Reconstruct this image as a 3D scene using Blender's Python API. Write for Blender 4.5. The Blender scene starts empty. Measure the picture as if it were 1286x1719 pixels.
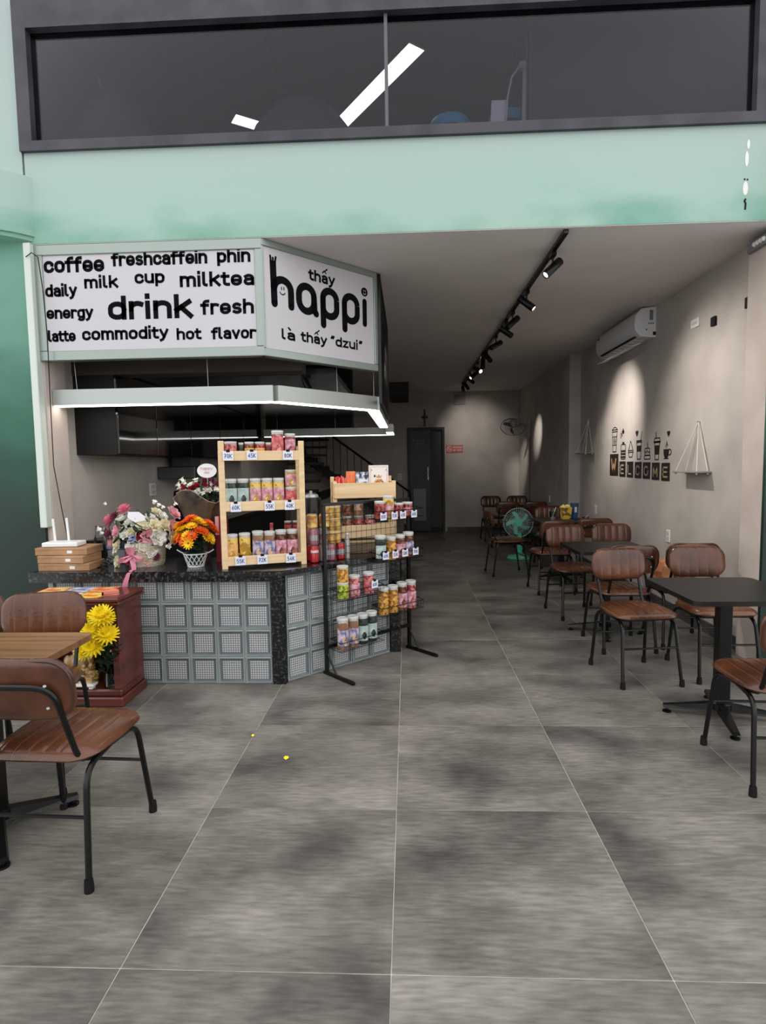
import bpy, math, random
from mathutils import Vector, Matrix
random.seed(7)
PI = math.pi
R = math.radians
scene = bpy.context.scene
C = scene.collection

# ---------------------------------------------------------------- camera, light, exposure
cam_d = bpy.data.cameras.new('camera'); cam = bpy.data.objects.new('camera', cam_d); C.objects.link(cam)
cam_d.sensor_fit = 'VERTICAL'; cam_d.sensor_height = 24.0; cam_d.lens = 968.4 / 1719 * 24.0
cam_d.clip_start = 0.05; cam_d.clip_end = 200
_yaw, _pitch, _roll = -.0434, -.0799, .0158
_F = Vector((math.sin(_yaw) * math.cos(_pitch), math.cos(_yaw) * math.cos(_pitch), math.sin(_pitch)))
_r = Vector((math.cos(_yaw), -math.sin(_yaw), 0)); _d = _F.cross(_r)
_r2 = math.cos(_roll) * _r + math.sin(_roll) * _d
_d2 = -math.sin(_roll) * _r + math.cos(_roll) * _d
_m = Matrix((_r2, -_d2, -_F)).transposed().to_4x4(); _m.translation = (0, 0, 1.463)
cam.matrix_world = _m
scene.camera = cam

W = bpy.data.worlds.new('world'); scene.world = W; W.use_nodes = True
bg = W.node_tree.nodes['Background']
bg.inputs[0].default_value = (0.97, 0.985, 1.0, 1); bg.inputs[1].default_value = 1.75

def area_light(name, loc, rot, sx, sy, power, col):
    d = bpy.data.lights.new(name, 'AREA'); d.shape = 'RECTANGLE'; d.size = sx; d.size_y = sy
    d.energy = power; d.color = col
    o = bpy.data.objects.new(name, d); C.objects.link(o); o.location = loc; o.rotation_euler = rot
    return o

vs = scene.view_settings
vs.view_transform = 'Standard'; vs.look = 'None'; vs.gamma = 1; vs.use_curve_mapping = False
vs.exposure = 0.0

# ---------------------------------------------------------------- helpers
def lin(c):
    return tuple((v / 12.92 if v <= .04045 else ((v + .055) / 1.055) ** 2.4) for v in [x / 255 for x in c])

MATS = {}
def mat(name, col, rough=.5, metal=0., emit=0., spec=None, coat=0., alpha=None, trans=0., ecol=None):
    if name in MATS: return MATS[name]
    m = bpy.data.materials.new(name); m.use_nodes = True
    b = m.node_tree.nodes['Principled BSDF']
    b.inputs['Base Color'].default_value = (*lin(col), 1)
    b.inputs['Roughness'].default_value = rough; b.inputs['Metallic'].default_value = metal
    if emit:
        b.inputs['Emission Color'].default_value = (*lin(ecol or col), 1); b.inputs['Emission Strength'].default_value = emit
    if spec is not None: b.inputs['Specular IOR Level'].default_value = spec
    if coat: b.inputs['Coat Weight'].default_value = coat; b.inputs['Coat Roughness'].default_value = .15
    if trans: b.inputs['Transmission Weight'].default_value = trans
    MATS[name] = m
    return m

def nn(m, typ, **kw):
    n = m.node_tree.nodes.new(typ)
    for k, v in kw.items():
        if k in n.inputs: n.inputs[k].default_value = v
        else: setattr(n, k, v)
    return n
def lk(m, a, b): m.node_tree.links.new(a, b)

def noise_mat(name, c1, c2, rough=.6, scale=3., stretch=(1, 1, 1), detail=6, bump=0., bscale=None, obj=True,
              lo=.35, hi=.65, metal=0., coat=0., kind='noise', rnd=False, spec=None):
    m = mat(name, c1, rough, metal, coat=coat, spec=spec)
    b = m.node_tree.nodes['Principled BSDF']
    if obj:
        tc = nn(m, 'ShaderNodeTexCoord'); src = tc.outputs['Object']
    else:
        g = nn(m, 'ShaderNodeNewGeometry'); src = g.outputs['Position']
    mp = nn(m, 'ShaderNodeMapping'); mp.inputs['Scale'].default_value = stretch
    lk(m, src, mp.inputs['Vector'])
    if rnd:
        oi = nn(m, 'ShaderNodeObjectInfo')
        mu = nn(m, 'ShaderNodeMath', operation='MULTIPLY'); mu.inputs[1].default_value = 37.
        lk(m, oi.outputs['Random'], mu.inputs[0])
        cb = nn(m, 'ShaderNodeCombineXYZ'); lk(m, mu.outputs[0], cb.inputs[0]); lk(m, mu.outputs[0], cb.inputs[1]); lk(m, mu.outputs[0], cb.inputs[2])
        lk(m, cb.outputs[0], mp.inputs['Location'])
    if kind == 'noise':
        t = nn(m, 'ShaderNodeTexNoise'); t.inputs['Scale'].default_value = scale; t.inputs['Detail'].default_value = detail
        fac = t.outputs['Fac']
    elif kind == 'voronoi':
        t = nn(m, 'ShaderNodeTexVoronoi'); t.inputs['Scale'].default_value = scale
        sp = nn(m, 'ShaderNodeSeparateColor'); lk(m, t.outputs['Color'], sp.inputs[0]); fac = sp.outputs[0]
    else:
        t = nn(m, 'ShaderNodeTexWave'); t.inputs['Scale'].default_value = scale; t.inputs['Distortion'].default_value = 6
        t.inputs['Detail'].default_value = 3; t.inputs['Detail Scale'].default_value = 1.2
        fac = t.outputs['Fac']
    lk(m, mp.outputs[0], t.inputs['Vector'])
    rp = nn(m, 'ShaderNodeValToRGB')
    rp.color_ramp.elements[0].position = lo; rp.color_ramp.elements[0].color = (*lin(c1), 1)
    rp.color_ramp.elements[1].position = hi; rp.color_ramp.elements[1].color = (*lin(c2), 1)
    lk(m, fac, rp.inputs[0]); lk(m, rp.outputs[0], b.inputs['Base Color'])
    if bump:
        t2 = nn(m, 'ShaderNodeTexNoise'); t2.inputs['Scale'].default_value = bscale or scale * 4; t2.inputs['Detail'].default_value = 4
        lk(m, mp.outputs[0], t2.inputs['Vector'])
        bp = nn(m, 'ShaderNodeBump'); bp.inputs['Strength'].default_value = bump; bp.inputs['Distance'].default_value = .01
        lk(m, t2.outputs['Fac'], bp.inputs['Height']); lk(m, bp.outputs[0], b.inputs['Normal'])
    return m

class MB:
    def __init__(s): s.v = []; s.f = []; s.m = []
    def add(s, vs_, fs, mi=0, M=None):
        o = len(s.v)
        if M is not None: vs_ = [M @ Vector(p) for p in vs_]
        s.v += [tuple(p) for p in vs_]; s.f += [tuple(i + o for i in f) for f in fs]; s.m += [mi] * len(fs)
        return s
    def box(s, x0, x1, y0, y1, z0, z1, mi=0, M=None, bev=0):
        if bev:
            b = min(bev, (x1 - x0) * .49, (y1 - y0) * .49, (z1 - z0) * .49)
            P = []
            for (x, sx) in ((x0, 1), (x1, -1)):
                for (y, sy) in ((y0, 1), (y1, -1)):
                    for (z, sz) in ((z0, 1), (z1, -1)):
                        P += [(x + b * sx, y + b * sy, z), (x + b * sx, y, z + b * sz), (x, y + b * sy, z + b * sz)]
            def ix(i, j, k, a): return ((i * 2 + j) * 2 + k) * 3 + a
            F = []
            for k, flip in ((0, 1), (1, 0)):
                q = [ix(0, 0, k, 0), ix(1, 0, k, 0), ix(1, 1, k, 0), ix(0, 1, k, 0)]; F.append(q[::-1] if flip else q)
            for j, flip in ((0, 0), (1, 1)):
                q = [ix(0, j, 0, 1), ix(1, j, 0, 1), ix(1, j, 1, 1), ix(0, j, 1, 1)]; F.append(q[::-1] if flip else q)
            for i, flip in ((0, 1), (1, 0)):
                q = [ix(i, 0, 0, 2), ix(i, 1, 0, 2), ix(i, 1, 1, 2), ix(i, 0, 1, 2)]; F.append(q[::-1] if flip else q)
            for j in (0, 1):
                for k in (0, 1):
                    q = [ix(0, j, k, 0), ix(1, j, k, 0), ix(1, j, k, 1), ix(0, j, k, 1)]; F.append(q if (j ^ k) else q[::-1])
            for i in (0, 1):
                for k in (0, 1):
                    q = [ix(i, 0, k, 0), ix(i, 1, k, 0), ix(i, 1, k, 2), ix(i, 0, k, 2)]; F.append(q[::-1] if (i ^ k) else q)
            for i in (0, 1):
                for j in (0, 1):
                    q = [ix(i, j, 0, 1), ix(i, j, 1, 1), ix(i, j, 1, 2), ix(i, j, 0, 2)]; F.append(q if (i ^ j) else q[::-1])
            for i in (0, 1):
                for j in (0, 1):
                    for k in (0, 1):
                        q = [ix(i, j, k, 0), ix(i, j, k, 1), ix(i, j, k, 2)]; F.append(q if (i ^ j ^ k) else q[::-1])
            return s.add(P, F, mi, M)
        P = [(x, y, z) for x in (x0, x1) for y in (y0, y1) for z in (z0, z1)]
        F = [(0, 1, 3, 2), (4, 6, 7, 5), (0, 4, 5, 1), (2, 3, 7, 6), (0, 2, 6, 4), (1, 5, 7, 3)]
        return s.add(P, F, mi, M)
    def lathe(s, prof, n=20, mi=0, M=None, mis=None):
        P = []; F = []; m = []
        for (r, z) in prof:
            for k in range(n):
                a = 2 * PI * k / n; P.append((r * math.cos(a), r * math.sin(a), z))
        for i in range(len(prof) - 1):
            for k in range(n):
                k2 = (k + 1) % n
                F.append((i * n + k, i * n + k2, (i + 1) * n + k2, (i + 1) * n + k)); m.append(mis[i] if mis else mi)
        if prof[0][0] > 1e-5: F.append(tuple(range(n))[::-1]); m.append(mis[0] if mis else mi)
        if prof[-1][0] > 1e-5: F.append(tuple((len(prof) - 1) * n + k for k in range(n))); m.append(mis[-1] if mis else mi)
        o = len(s.m); s.add(P, F, mi, M); s.m[o:] = m
        return s
    def tube(s, pts, r, n=8, mi=0, M=None, closed=False, taper=None):
        pts = [Vector(p) for p in pts]; N = len(pts); P = []; F = []
        up = None
        for i, p in enumerate(pts):
            if closed: t = pts[(i + 1) % N] - pts[i - 1]
            else: t = (pts[min(i + 1, N - 1)] - pts[max(i - 1, 0)])
            t.normalize()
            if up is None:
                up = Vector((0, 0, 1)) if abs(t.z) < .9 else Vector((0, 1, 0))
            u = up - t * up.dot(t)
            if u.length < 1e-4: u = t.orthogonal()
            u.normalize(); up = u; w = t.cross(u)
            rr = r if taper is None else r * (1 + (taper - 1) * i / max(N - 1, 1))
            for k in range(n):
                a = 2 * PI * k / n; P.append(p + u * (rr * math.cos(a)) + w * (rr * math.sin(a)))
        for i in range(N if closed else N - 1):
            j = (i + 1) % N
            for k in range(n):
                k2 = (k + 1) % n; F.append((i * n + k, i * n + k2, j * n + k2, j * n + k))
        if not closed: F.append(tuple(range(n))[::-1]); F.append(tuple((N - 1) * n + k for k in range(n)))
        return s.add(P, F, mi, M)
    def prism(s, poly, z0, z1, mi=0, M=None):
        n = len(poly); P = [(x, y, z0) for x, y in poly] + [(x, y, z1) for x, y in poly]
        F = [tuple(range(n))[::-1], tuple(range(n, 2 * n))] + [(i, (i + 1) % n, n + (i + 1) % n, n + i) for i in range(n)]
        return s.add(P, F, mi, M)
    def ball(s, c, r, n=10, mi=0, sc=(1, 1, 1), M=None):
        k = max(4, n // 2)
        prof = [(max(math.sin(PI * i / k), 0) * r, -math.cos(PI * i / k) * r) for i in range(k + 1)]
        T = Matrix.Translation(c) @ Matrix.Diagonal((*sc, 1))
        if M is not None: T = M @ T
        return s.lathe(prof, n, mi, T)
    def obj(s, name, mats, parent=None, loc=None, rz=0, label=None, smooth=35, kind=None, rot=None):
        me = bpy.data.meshes.new(name); me.from_pydata(s.v, [], s.f)
        if not isinstance(mats, (list, tuple)): mats = [mats]
        for m in mats: me.materials.append(m)
        if len(mats) > 1: me.polygons.foreach_set('material_index', s.m)
        me.validate(); me.update()
        if smooth:
            me.polygons.foreach_set('use_smooth', [True] * len(me.polygons))
            me.set_sharp_from_angle(angle=R(smooth))
        o = bpy.data.objects.new(name, me); C.objects.link(o)
        if parent: o.parent = parent
        if loc is not None: o.location = loc
        if rz: o.rotation_euler = (0, 0, rz)
        if rot: o.rotation_euler = rot
        if label: o['label'] = label
        if kind: o['kind'] = kind
        return o

def thing(name, label, cat, loc=(0, 0, 0), rz=0, group=None):
    o = bpy.data.objects.new(name, None); C.objects.link(o); o.empty_display_size = .1
    o.location = loc; o.rotation_euler = (0, 0, rz); o['label'] = label; o['category'] = cat
    if group: o['group'] = group
    return o
def tag(o, label, cat, group=None):
    o['label'] = label; o['category'] = cat
    if group: o['group'] = group
    return o
def struct(name, mb, m, **kw):
    return mb.obj(name, m, kind='structure', **kw)
def dup(root, loc, rz, label, group=None):
    r = root.copy(); C.objects.link(r); r.location = loc; r.rotation_euler = (0, 0, rz); r['label'] = label
    if group: r['group'] = group
    def rec(a, b):
        for ch in list(a.children):
            c = ch.copy(); C.objects.link(c); c.parent = b; rec(ch, c)
    rec(root, r)
    return r
def inst(o, parent, loc, rot=(0, 0, 0), sc=1, name=None):
    c = bpy.data.objects.new(name or o.name.split('.')[0], o.data if hasattr(o, 'data') else o); C.objects.link(c)
    c.parent = parent; c.location = loc; c.rotation_euler = rot; c.scale = (sc, sc, sc) if not isinstance(sc, tuple) else sc
    return c
def mesh_only(mb, name, mats, smooth=35):
    o = mb.obj(name, mats, smooth=smooth); me = o.data; bpy.data.objects.remove(o); return me
def T(x, y, z): return Matrix.Translation((x, y, z))
def RZ(a): return Matrix.Rotation(a, 4, 'Z')
def ROX(a): return Matrix.Rotation(a, 4, 'X')
def RY(a): return Matrix.Rotation(a, 4, 'Y')

def arc(cx, cy, rx, ry, a0, a1, n=8):
    return [(cx + rx * math.cos(R(a0 + (a1 - a0) * i / n)), cy + ry * math.sin(R(a0 + (a1 - a0) * i / n))) for i in range(n + 1)]
def rrect(x0, x1, y0, y1, r, n=5):
    return arc(x1 - r, y1 - r, r, r, 0, 90, n) + arc(x0 + r, y1 - r, r, r, 90, 180, n) + arc(x0 + r, y0 + r, r, r, 180, 270, n) + arc(x1 - r, y0 + r, r, r, 270, 360, n)

# ---------------------------------------------------------------- stroke lettering (flat print)
B = .6
def _c(cx, cy, a0, a1, rx=.3, ry=.34, n=7): return arc(cx, cy, rx, ry, a0, a1, n)
def bowl():
    return _c(.3, .66, 0, 180) + _c(.3, .34, 180, 360) + [(B, .66)]
GL = {
 'o': (B, [bowl()]),
 'c': (.56, [[(.57, .72)] + _c(.3, .66, 20, 180) + _c(.3, .34, 180, 340)]),
 'e': (B, [[(0.02, .47), (B, .47), (B, .66)] + _c(.3, .66, 0, 180) + _c(.3, .34, 180, 335)]),
 'a': (.57, [[(.04, .87)] + _c(.28, .68, 130, 0, .28, .32) + [(.56, 0)], [(.56, .56), (.24, .56)] + arc(.24, .28, .24, .28, 90, 270, 7) + [(.34, 0), (.56, .14)]]),
 'n': (B, [[(0, 0), (0, 1)], [(0, .62)] + _c(.3, .68, 170, 0, .3, .32) + [(B, 0)]]),
 'h': (B, [[(0, 0), (0, 1.42)], [(0, .62)] + _c(.3, .68, 170, 0, .3, .32) + [(B, 0)]]),
 'm': (.98, [[(0, 0), (0, 1)], [(0, .65)] + _c(.245, .72, 170, 0, .245, .28) + [(.49, 0)], [(.49, .65)] + _c(.735, .72, 170, 0, .245, .28) + [(.98, 0)]]),
 'r': (.4, [[(0, 0), (0, 1)], [(0, .6)] + _c(.28, .66, 170, 55, .28, .34)]),
 'u': (B, [[(0, 1)] + _c(.3, .32, 180, 360, .3, .32) + [(B, 1)], [(B, 1), (B, 0)]]),
 'i': (0.02, [[(0, 0), (0, 1)], [(0, 1.5), (0, 1.54)]]),
 'l': (.2, [[(0, 1.42), (0, .25)] + arc(.2, .22, .2, .22, 180, 262, 5)]),
 't': (.36, [[(.1, 1.3), (.1, .25)] + arc(.32, .24, .22, .24, 180, 270, 5) + [(.4, 0)], [(-.06, .97), (.38, .97)]]),
 'f': (.38, [[(.12, 0), (.12, 1.18)] + arc(.36, 1.18, .24, .24, 180, 90, 5) + [(.42, 1.42)], [(-.06, .95), (.38, .95)]]),
 'd': (B, [bowl(), [(B, 0), (B, 1.42)]]),
 'b': (B, [bowl(), [(0, 0), (0, 1.42)]]),
 'p': (B, [bowl(), [(0, -.42), (0, 1)]]),
 'g': (B, [bowl(), [(B, 1)] + arc(.3, -.12, .3, .3, 0, -140, 7)]),
 'k': (.56, [[(0, 0), (0, 1.42)], [(.0, .42), (.55, 1.02)], [(.2, .62), (.6, -.02)]]),
 'y': (.62, [[(.0, 1), (.31, .06)], [(.62, 1), (.31, .06), (.2, -.28), (.02, -.4)]]),
 'v': (.6, [[(.0, 1), (.3, 0)], [(.6, 1), (.3, 0)]]),
 'z': (.5, [[(0, .98), (.5, .98), (0, .02), (.52, .02)]]),
 'K': (.6, [[(0, 0), (0, 1.4)], [(0, .55), (.6, 1.4)], [(.15, .75), (.62, 0)]]),
 'W': (.9, [[(0, 1.4), (.22, 0)], [(.22, 0), (.45, 1.1)], [(.45, 1.1), (.68, 0)], [(.68, 0), (.9, 1.4)]]),
 'E': (.55, [[(0, 0), (0, 1.4)], [(0, 1.4), (.55, 1.4)], [(0, .72), (.5, .72)], [(0, 0), (.55, 0)]]),
 'L': (.5, [[(0, 1.4), (0, 0)], [(0, 0), (.5, 0)]]),
 'C': (.6, [arc(.3, .95, .3, .45, 20, 180, 8) + arc(.3, .45, .3, .45, 180, 340, 8)]),
 'O': (.62, [arc(.31, .95, .31, .45, 0, 180, 8) + arc(.31, .45, .31, .45, 180, 360, 8) + [(.62, .95)]]),
 'M': (.75, [[(0, 0), (0, 1.4)], [(0, 1.4), (.375, .3)], [(.375, .3), (.75, 1.4)], [(.75, 1.4), (.75, 0)]]),
 'N': (.6, [[(0, 0), (0, 1.4)], [(0, 1.4), (.6, 0)], [(.6, 0), (.6, 1.4)]]),
 'S': (.55, [arc(.28, 1.06, .27, .34, 30, 250, 8) + arc(.28, .35, .28, .36, 80, -150, 8)]),
 'T': (.6, [[(0, 1.4), (.6, 1.4)], [(.3, 1.4), (.3, 0)]]),
 'A': (.7, [[(0, 0), (.35, 1.4)], [(.35, 1.4), (.7, 0)], [(.12, .45), (.58, .45)]]),
 'R': (.6, [[(0, 0), (0, 1.4), (.3, 1.4)] + arc(.3, 1.08, .3, .32, 90, -90, 6) + [(0, .76)], [(.3, .76), (.6, 0)]]),
 'H': (.6, [[(0, 0), (0, 1.4)], [(0, .72), (.6, .72)], [(.6, 0), (.6, 1.4)]]),
 'G': (.62, [arc(.31, .95, .31, .45, 20, 180, 8) + arc(.31, .45, .31, .45, 180, 360, 8) + [(.62, .62), (.34, .62)]]),
 's': (.5, [arc(.25, .745, .24, .255, 35, 250, 7) + arc(.25, .255, .26, .255, 75, -145, 7)]),
 'V': (.62, [[(0, 1.4), (.31, 0)], [(.31, 0), (.62, 1.4)]]),
 'D': (.6, [[(0, 0), (0, 1.4), (.25, 1.4)] + arc(.25, .7, .35, .7, 90, -90, 8) + [(0, 0)]]),
 'U': (.6, [[(0, 1.4)] + arc(.3, .3, .3, .3, 180, 360, 7) + [(.6, 1.4)]]),
 'Z': (.56, [[(0, 1.4), (.56, 1.4), (0, 0), (.56, 0)]]),
 'I': (.02, [[(0, 0), (0, 1.4)]]),
 'Q': (.62, [arc(.31, .7, .31, .7, 0, 360, 12), [(.4, .3), (.66, -.08)]]),
 '0': (.5, [arc(.25, .7, .25, .7, 0, 360, 12)]),
 '2': (.5, [arc(.25, 1.1, .25, .3, 170, -10, 7) + [(0, 0), (.52, 0)]]),
 '4': (.55, [[(.4, 0), (.4, 1.4), (0, .45), (.58, .45)]]),
 '5': (.5, [[(.48, 1.4), (.06, 1.4), (.04, .8)] + arc(.22, .44, .28, .44, 115, -140, 8)]),
 '6': (.5, [[(.42, 1.4), (.06, .7)] + arc(.25, .4, .25, .4, 160, 520, 12)]),
 '7': (.5, [[(0, 1.4), (.5, 1.4), (.15, 0)], [(.08, .7), (.44, .7)]]),
 '8': (.5, [arc(.25, 1.05, .22, .34, 0, 360, 10), arc(.25, .36, .26, .36, 0, 360, 10)]),
 '9': (.5, [arc(.25, 1., .25, .4, 0, 360, 10), [(.5, 1.), (.4, 0)]]),
 '"': (.3, [[(.02, 1.2), (.1, 1.45)], [(.22, 1.2), (.3, 1.45)]]),
 '-': (.4, [[(0, .6), (.4, .6)]]),
}
def strip(mb, pts, w, M=None, mi=0, y=0.):
    """flat ribbon in the x/z plane, facing -y"""
    n = len(pts)
    if n < 2: return
    P = []
    for i in range(n):
        a = Vector(pts[max(i - 1, 0)]); b = Vector(pts[min(i + 1, n - 1)]); p = Vector(pts[i])
        if 0 < i < n - 1:
            d1 = (p - a); d2 = (b - p)
            if d1.length < 1e-6: d1 = d2
            if d2.length < 1e-6: d2 = d1
            d1 = d1.normalized(); d2 = d2.normalized(); t = d1 + d2
            if t.length < 1e-4: t = d1
            t.normalize(); k = 1 / max(.45, t.dot(d1))
        else:
            t = (b - a).normalized(); k = 1
        nrm = Vector((-t.y, t.x)) * (w / 2 * k)
        P += [(p.x + nrm.x, y, p.y + nrm.y), (p.x - nrm.x, y, p.y - nrm.y)]
    F = [(2 * i, 2 * i + 1, 2 * i + 3, 2 * i + 2) for i in range(n - 1)]
    mb.add(P, F, mi, M)
def dots(mb, pts, r, y=0., n=12, M=None, mi=0):
    for (x, z) in pts:
        P = [(x + r * math.cos(2 * PI * k / n), y, z + r * math.sin(2 * PI * k / n)) for k in range(n)]
        mb.add(P, [tuple(range(n))], mi, M)
def text_mb(s, x0, x1, base, xh, wt=.2, gap=.33, y=0., ysc=1.):
    adv = 0; glyphs = []
    for ch in s:
        if ch == ' ': adv += .45; continue
        w, st = GL[ch]; glyphs.append((adv, st)); adv += w + gap
    total = adv - gap
    half = xh * wt / 2
    k = (x1 - x0 - 2 * half) / total if x1 is not None else xh * .9
    zz = xh * (1 - wt)
    mb = MB()
    for a, st in glyphs:
        for pl_ in st:
            q = [(x0 + half + (a + px) * k, base + half + py * zz * ysc) for px, py in pl_]
            # butt ends run out to the full height
            strip(mb, q, xh * wt, y=y)
            e = q[0], q[-1]
            for pt, nb in ((q[0], q[1]), (q[-1], q[-2])):
                d = (Vector(pt) - Vector(nb)); 
                if d.length > 1e-6:
                    d = d.normalized() * half; strip(mb, [pt, (pt[0] + d.x, pt[1] + d.y)], xh * wt, y=y)
    return mb
# ---------------------------------------------------------------- materials
M_tile = noise_mat('cement_tile', (74, 70, 66), (142, 136, 128), .42, 2.1, (1., 1.5, 1), 10, bump=.05, bscale=25, obj=False, lo=.30, hi=.70, rnd=True)
def add_fine(m, scale, amt):
    """multiply a second, finer noise over the base colour"""
    b = m.node_tree.nodes['Principled BSDF']; l = b.inputs['Base Color'].links[0]; src = l.from_socket
    mp = [n for n in m.node_tree.nodes if n.type == 'MAPPING'][0]
    mp2 = nn(m, 'ShaderNodeMapping'); mp2.inputs['Scale'].default_value = (1, 4, 1); lk(m, mp.outputs[0], mp2.inputs[0])
    t = nn(m, 'ShaderNodeTexNoise'); t.inputs['Scale'].default_value = scale; t.inputs['Detail'].default_value = 8
    lk(m, mp2.outputs[0], t.inputs['Vector'])
    mr = nn(m, 'ShaderNodeMapRange'); mr.inputs[1].default_value = .3; mr.inputs[2].default_value = .7
    mr.inputs[3].default_value = 1 - amt; mr.inputs[4].default_value = 1 + amt; lk(m, t.outputs['Fac'], mr.inputs[0])
    mx = nn(m, 'ShaderNodeVectorMath', operation='SCALE'); lk(m, src, mx.inputs[0]); lk(m, mr.outputs[0], mx.inputs['Scale'])
    lk(m, mx.outputs[0], b.inputs['Base Color'])
add_fine(M_tile, 12, .27)
M_grout = noise_mat('pale_grout', (165, 160, 150), (205, 200, 190), .8, 6)
M_ceil = noise_mat('ceiling_paint', (212, 207, 204), (217, 212, 208), .85, 2)
M_wall = noise_mat('cement_wall_paint', (172, 165, 157), (198, 190, 181), .8, 2.2, detail=8, bump=.06, bscale=9, lo=.3, hi=.7)
M_pier = noise_mat('pale_pier_paint', (190, 176, 166), (204, 191, 181), .8, 3, detail=7)
M_base = noise_mat('baseboard_tile', (62, 60, 58), (84, 80, 77), .45, 4)
M_black = mat('black_metal', (11, 11, 12), .28, spec=.35)
M_blackm = mat('matte_black', (15, 14, 14), .65, spec=.25)
M_alu = mat('aluminium', (176, 182, 178), .38, .55)
M_alud = mat('brushed_frame', (150, 160, 154), .35, .6)
M_white = mat('white_plastic', (228, 228, 226), .4)
M_panel = mat('sign_panel', (196, 192, 196), .35)
M_ink = mat('sign_ink', (20, 22, 24), .9, spec=0.0)
M_led = mat('led_diffuser', (255, 252, 246), .5, emit=7.5, ecol=(255, 250, 242))
M_dark = mat('dark_cabinet_glass', (14, 15, 17), .05, spec=.5)
M_darkm = mat('dark_carcass', (22, 22, 23), .55, spec=.3)
M_steel = mat('steel_panel', (105, 108, 114), .22, .85)
M_granite = noise_mat('black_granite', (12, 12, 14), (92, 92, 96), .16, 55, (1, 1, 1), 5, lo=.52, hi=.78)
M_lamp_off = mat('lamp_lens', (230, 225, 215), .3, emit=2.0)
M_lens = mat('lamp_lens_lit', (255, 244, 228), .3, emit=25.)
M_tag = mat('tag_card', (226, 228, 238), .6)
M_blue = mat('blue_marker', (50, 50, 120), .6)
M_pine = noise_mat('pine_wood', (214, 180, 134), (236, 208, 166), .55, 3., (.6, 8, 8), 5, lo=.3, hi=.7)
M_mint = mat('mint_plastic', (100, 222, 186), .3, coat=.3)

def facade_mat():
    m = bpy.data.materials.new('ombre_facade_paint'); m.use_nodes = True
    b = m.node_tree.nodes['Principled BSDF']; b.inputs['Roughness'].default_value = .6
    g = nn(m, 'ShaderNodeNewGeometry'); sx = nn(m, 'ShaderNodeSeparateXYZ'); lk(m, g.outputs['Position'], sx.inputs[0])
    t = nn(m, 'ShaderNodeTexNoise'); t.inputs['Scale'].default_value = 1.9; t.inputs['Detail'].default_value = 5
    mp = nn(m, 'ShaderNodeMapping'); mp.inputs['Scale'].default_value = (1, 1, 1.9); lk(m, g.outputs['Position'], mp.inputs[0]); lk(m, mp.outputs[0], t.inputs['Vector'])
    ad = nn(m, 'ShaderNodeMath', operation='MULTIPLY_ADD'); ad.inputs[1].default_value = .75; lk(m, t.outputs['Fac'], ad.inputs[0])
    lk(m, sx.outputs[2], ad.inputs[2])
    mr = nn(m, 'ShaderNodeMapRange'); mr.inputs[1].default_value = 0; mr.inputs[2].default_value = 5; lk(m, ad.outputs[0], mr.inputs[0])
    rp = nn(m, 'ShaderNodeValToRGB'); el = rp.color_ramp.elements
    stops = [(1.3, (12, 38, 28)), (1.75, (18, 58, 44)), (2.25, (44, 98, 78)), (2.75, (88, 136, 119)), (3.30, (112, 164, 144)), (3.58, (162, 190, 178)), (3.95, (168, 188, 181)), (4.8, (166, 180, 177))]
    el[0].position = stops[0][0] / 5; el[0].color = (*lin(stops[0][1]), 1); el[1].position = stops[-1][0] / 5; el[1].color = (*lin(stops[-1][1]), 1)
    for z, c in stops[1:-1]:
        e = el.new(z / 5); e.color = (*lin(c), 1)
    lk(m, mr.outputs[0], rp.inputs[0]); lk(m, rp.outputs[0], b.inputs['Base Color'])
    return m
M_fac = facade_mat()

def glass_mat(name, tint, refl=.12, rough=.02):
    m = bpy.data.materials.new(name); m.use_nodes = True; nt = m.node_tree
    for n in list(nt.nodes): nt.nodes.remove(n)
    out = nt.nodes.new('ShaderNodeOutputMaterial'); tr = nt.nodes.new('ShaderNodeBsdfTransparent'); gl = nt.nodes.new('ShaderNodeBsdfGlossy')
    mx = nt.nodes.new('ShaderNodeMixShader'); lw = nt.nodes.new('ShaderNodeFresnel'); lw.inputs[0].default_value = 1.36
    tr.inputs[0].default_value = (*lin(tint), 1); gl.inputs['Roughness'].default_value = rough
    nt.links.new(lw.outputs[0], mx.inputs[0]); nt.links.new(tr.outputs[0], mx.inputs[1]); nt.links.new(gl.outputs[0], mx.inputs[2])
    nt.links.new(mx.outputs[0], out.inputs[0])
    return m
M_glass = glass_mat('window_glass', (215, 215, 222))
M_clear = glass_mat('clear_plastic', (225, 228, 232), rough=.1)

# ---------------------------------------------------------------- structure
TS, TX0, TY0 = .7995, -.0645, 1.5524
LX, RX, BY, FY, CZ = -2.6, 2.53, 12.65, 4.03, 3.03
fl = struct('floor', MB().box(-4.2, 4.2, -2.0, 14, -.12, -.0025), M_grout)
struct('floor_pavement', MB().box(-25, 25, -40, -2.0, -.15, -.01), noise_mat('street_asphalt', (70, 70, 70), (92, 90, 88), .9, 3))  # unseen street ground behind the camera, added to stop light from below the horizon
tile_me = mesh_only(MB().box(-TS / 2 + .0018, TS / 2 - .0018, -TS / 2 + .0018, TS / 2 - .0018, -.011, 0, bev=.0012), 'floor_tile', M_tile, smooth=0)
for j in range(-4, 14):
    for i in range(-6, 6):
        x = TX0 + (i + .5) * TS; y = TY0 + (j + .5) * TS
        if y > 4.4 and (x < -2.9 or x > 2.8): continue
        if y > BY + .2 or abs(x) > 3.9: continue
        o = bpy.data.objects.new('floor_tile', tile_me); C.objects.link(o); o.parent = fl; o.location = (x, y, 0)
struct('ceiling', MB().box(LX - .1, 2.7, FY + .004, BY + .1, CZ - .002, CZ + .16), M_ceil)
struct('wall_left', MB().box(LX - .15, LX, FY + .26, BY + .1, 0, CZ), M_wall)
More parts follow.
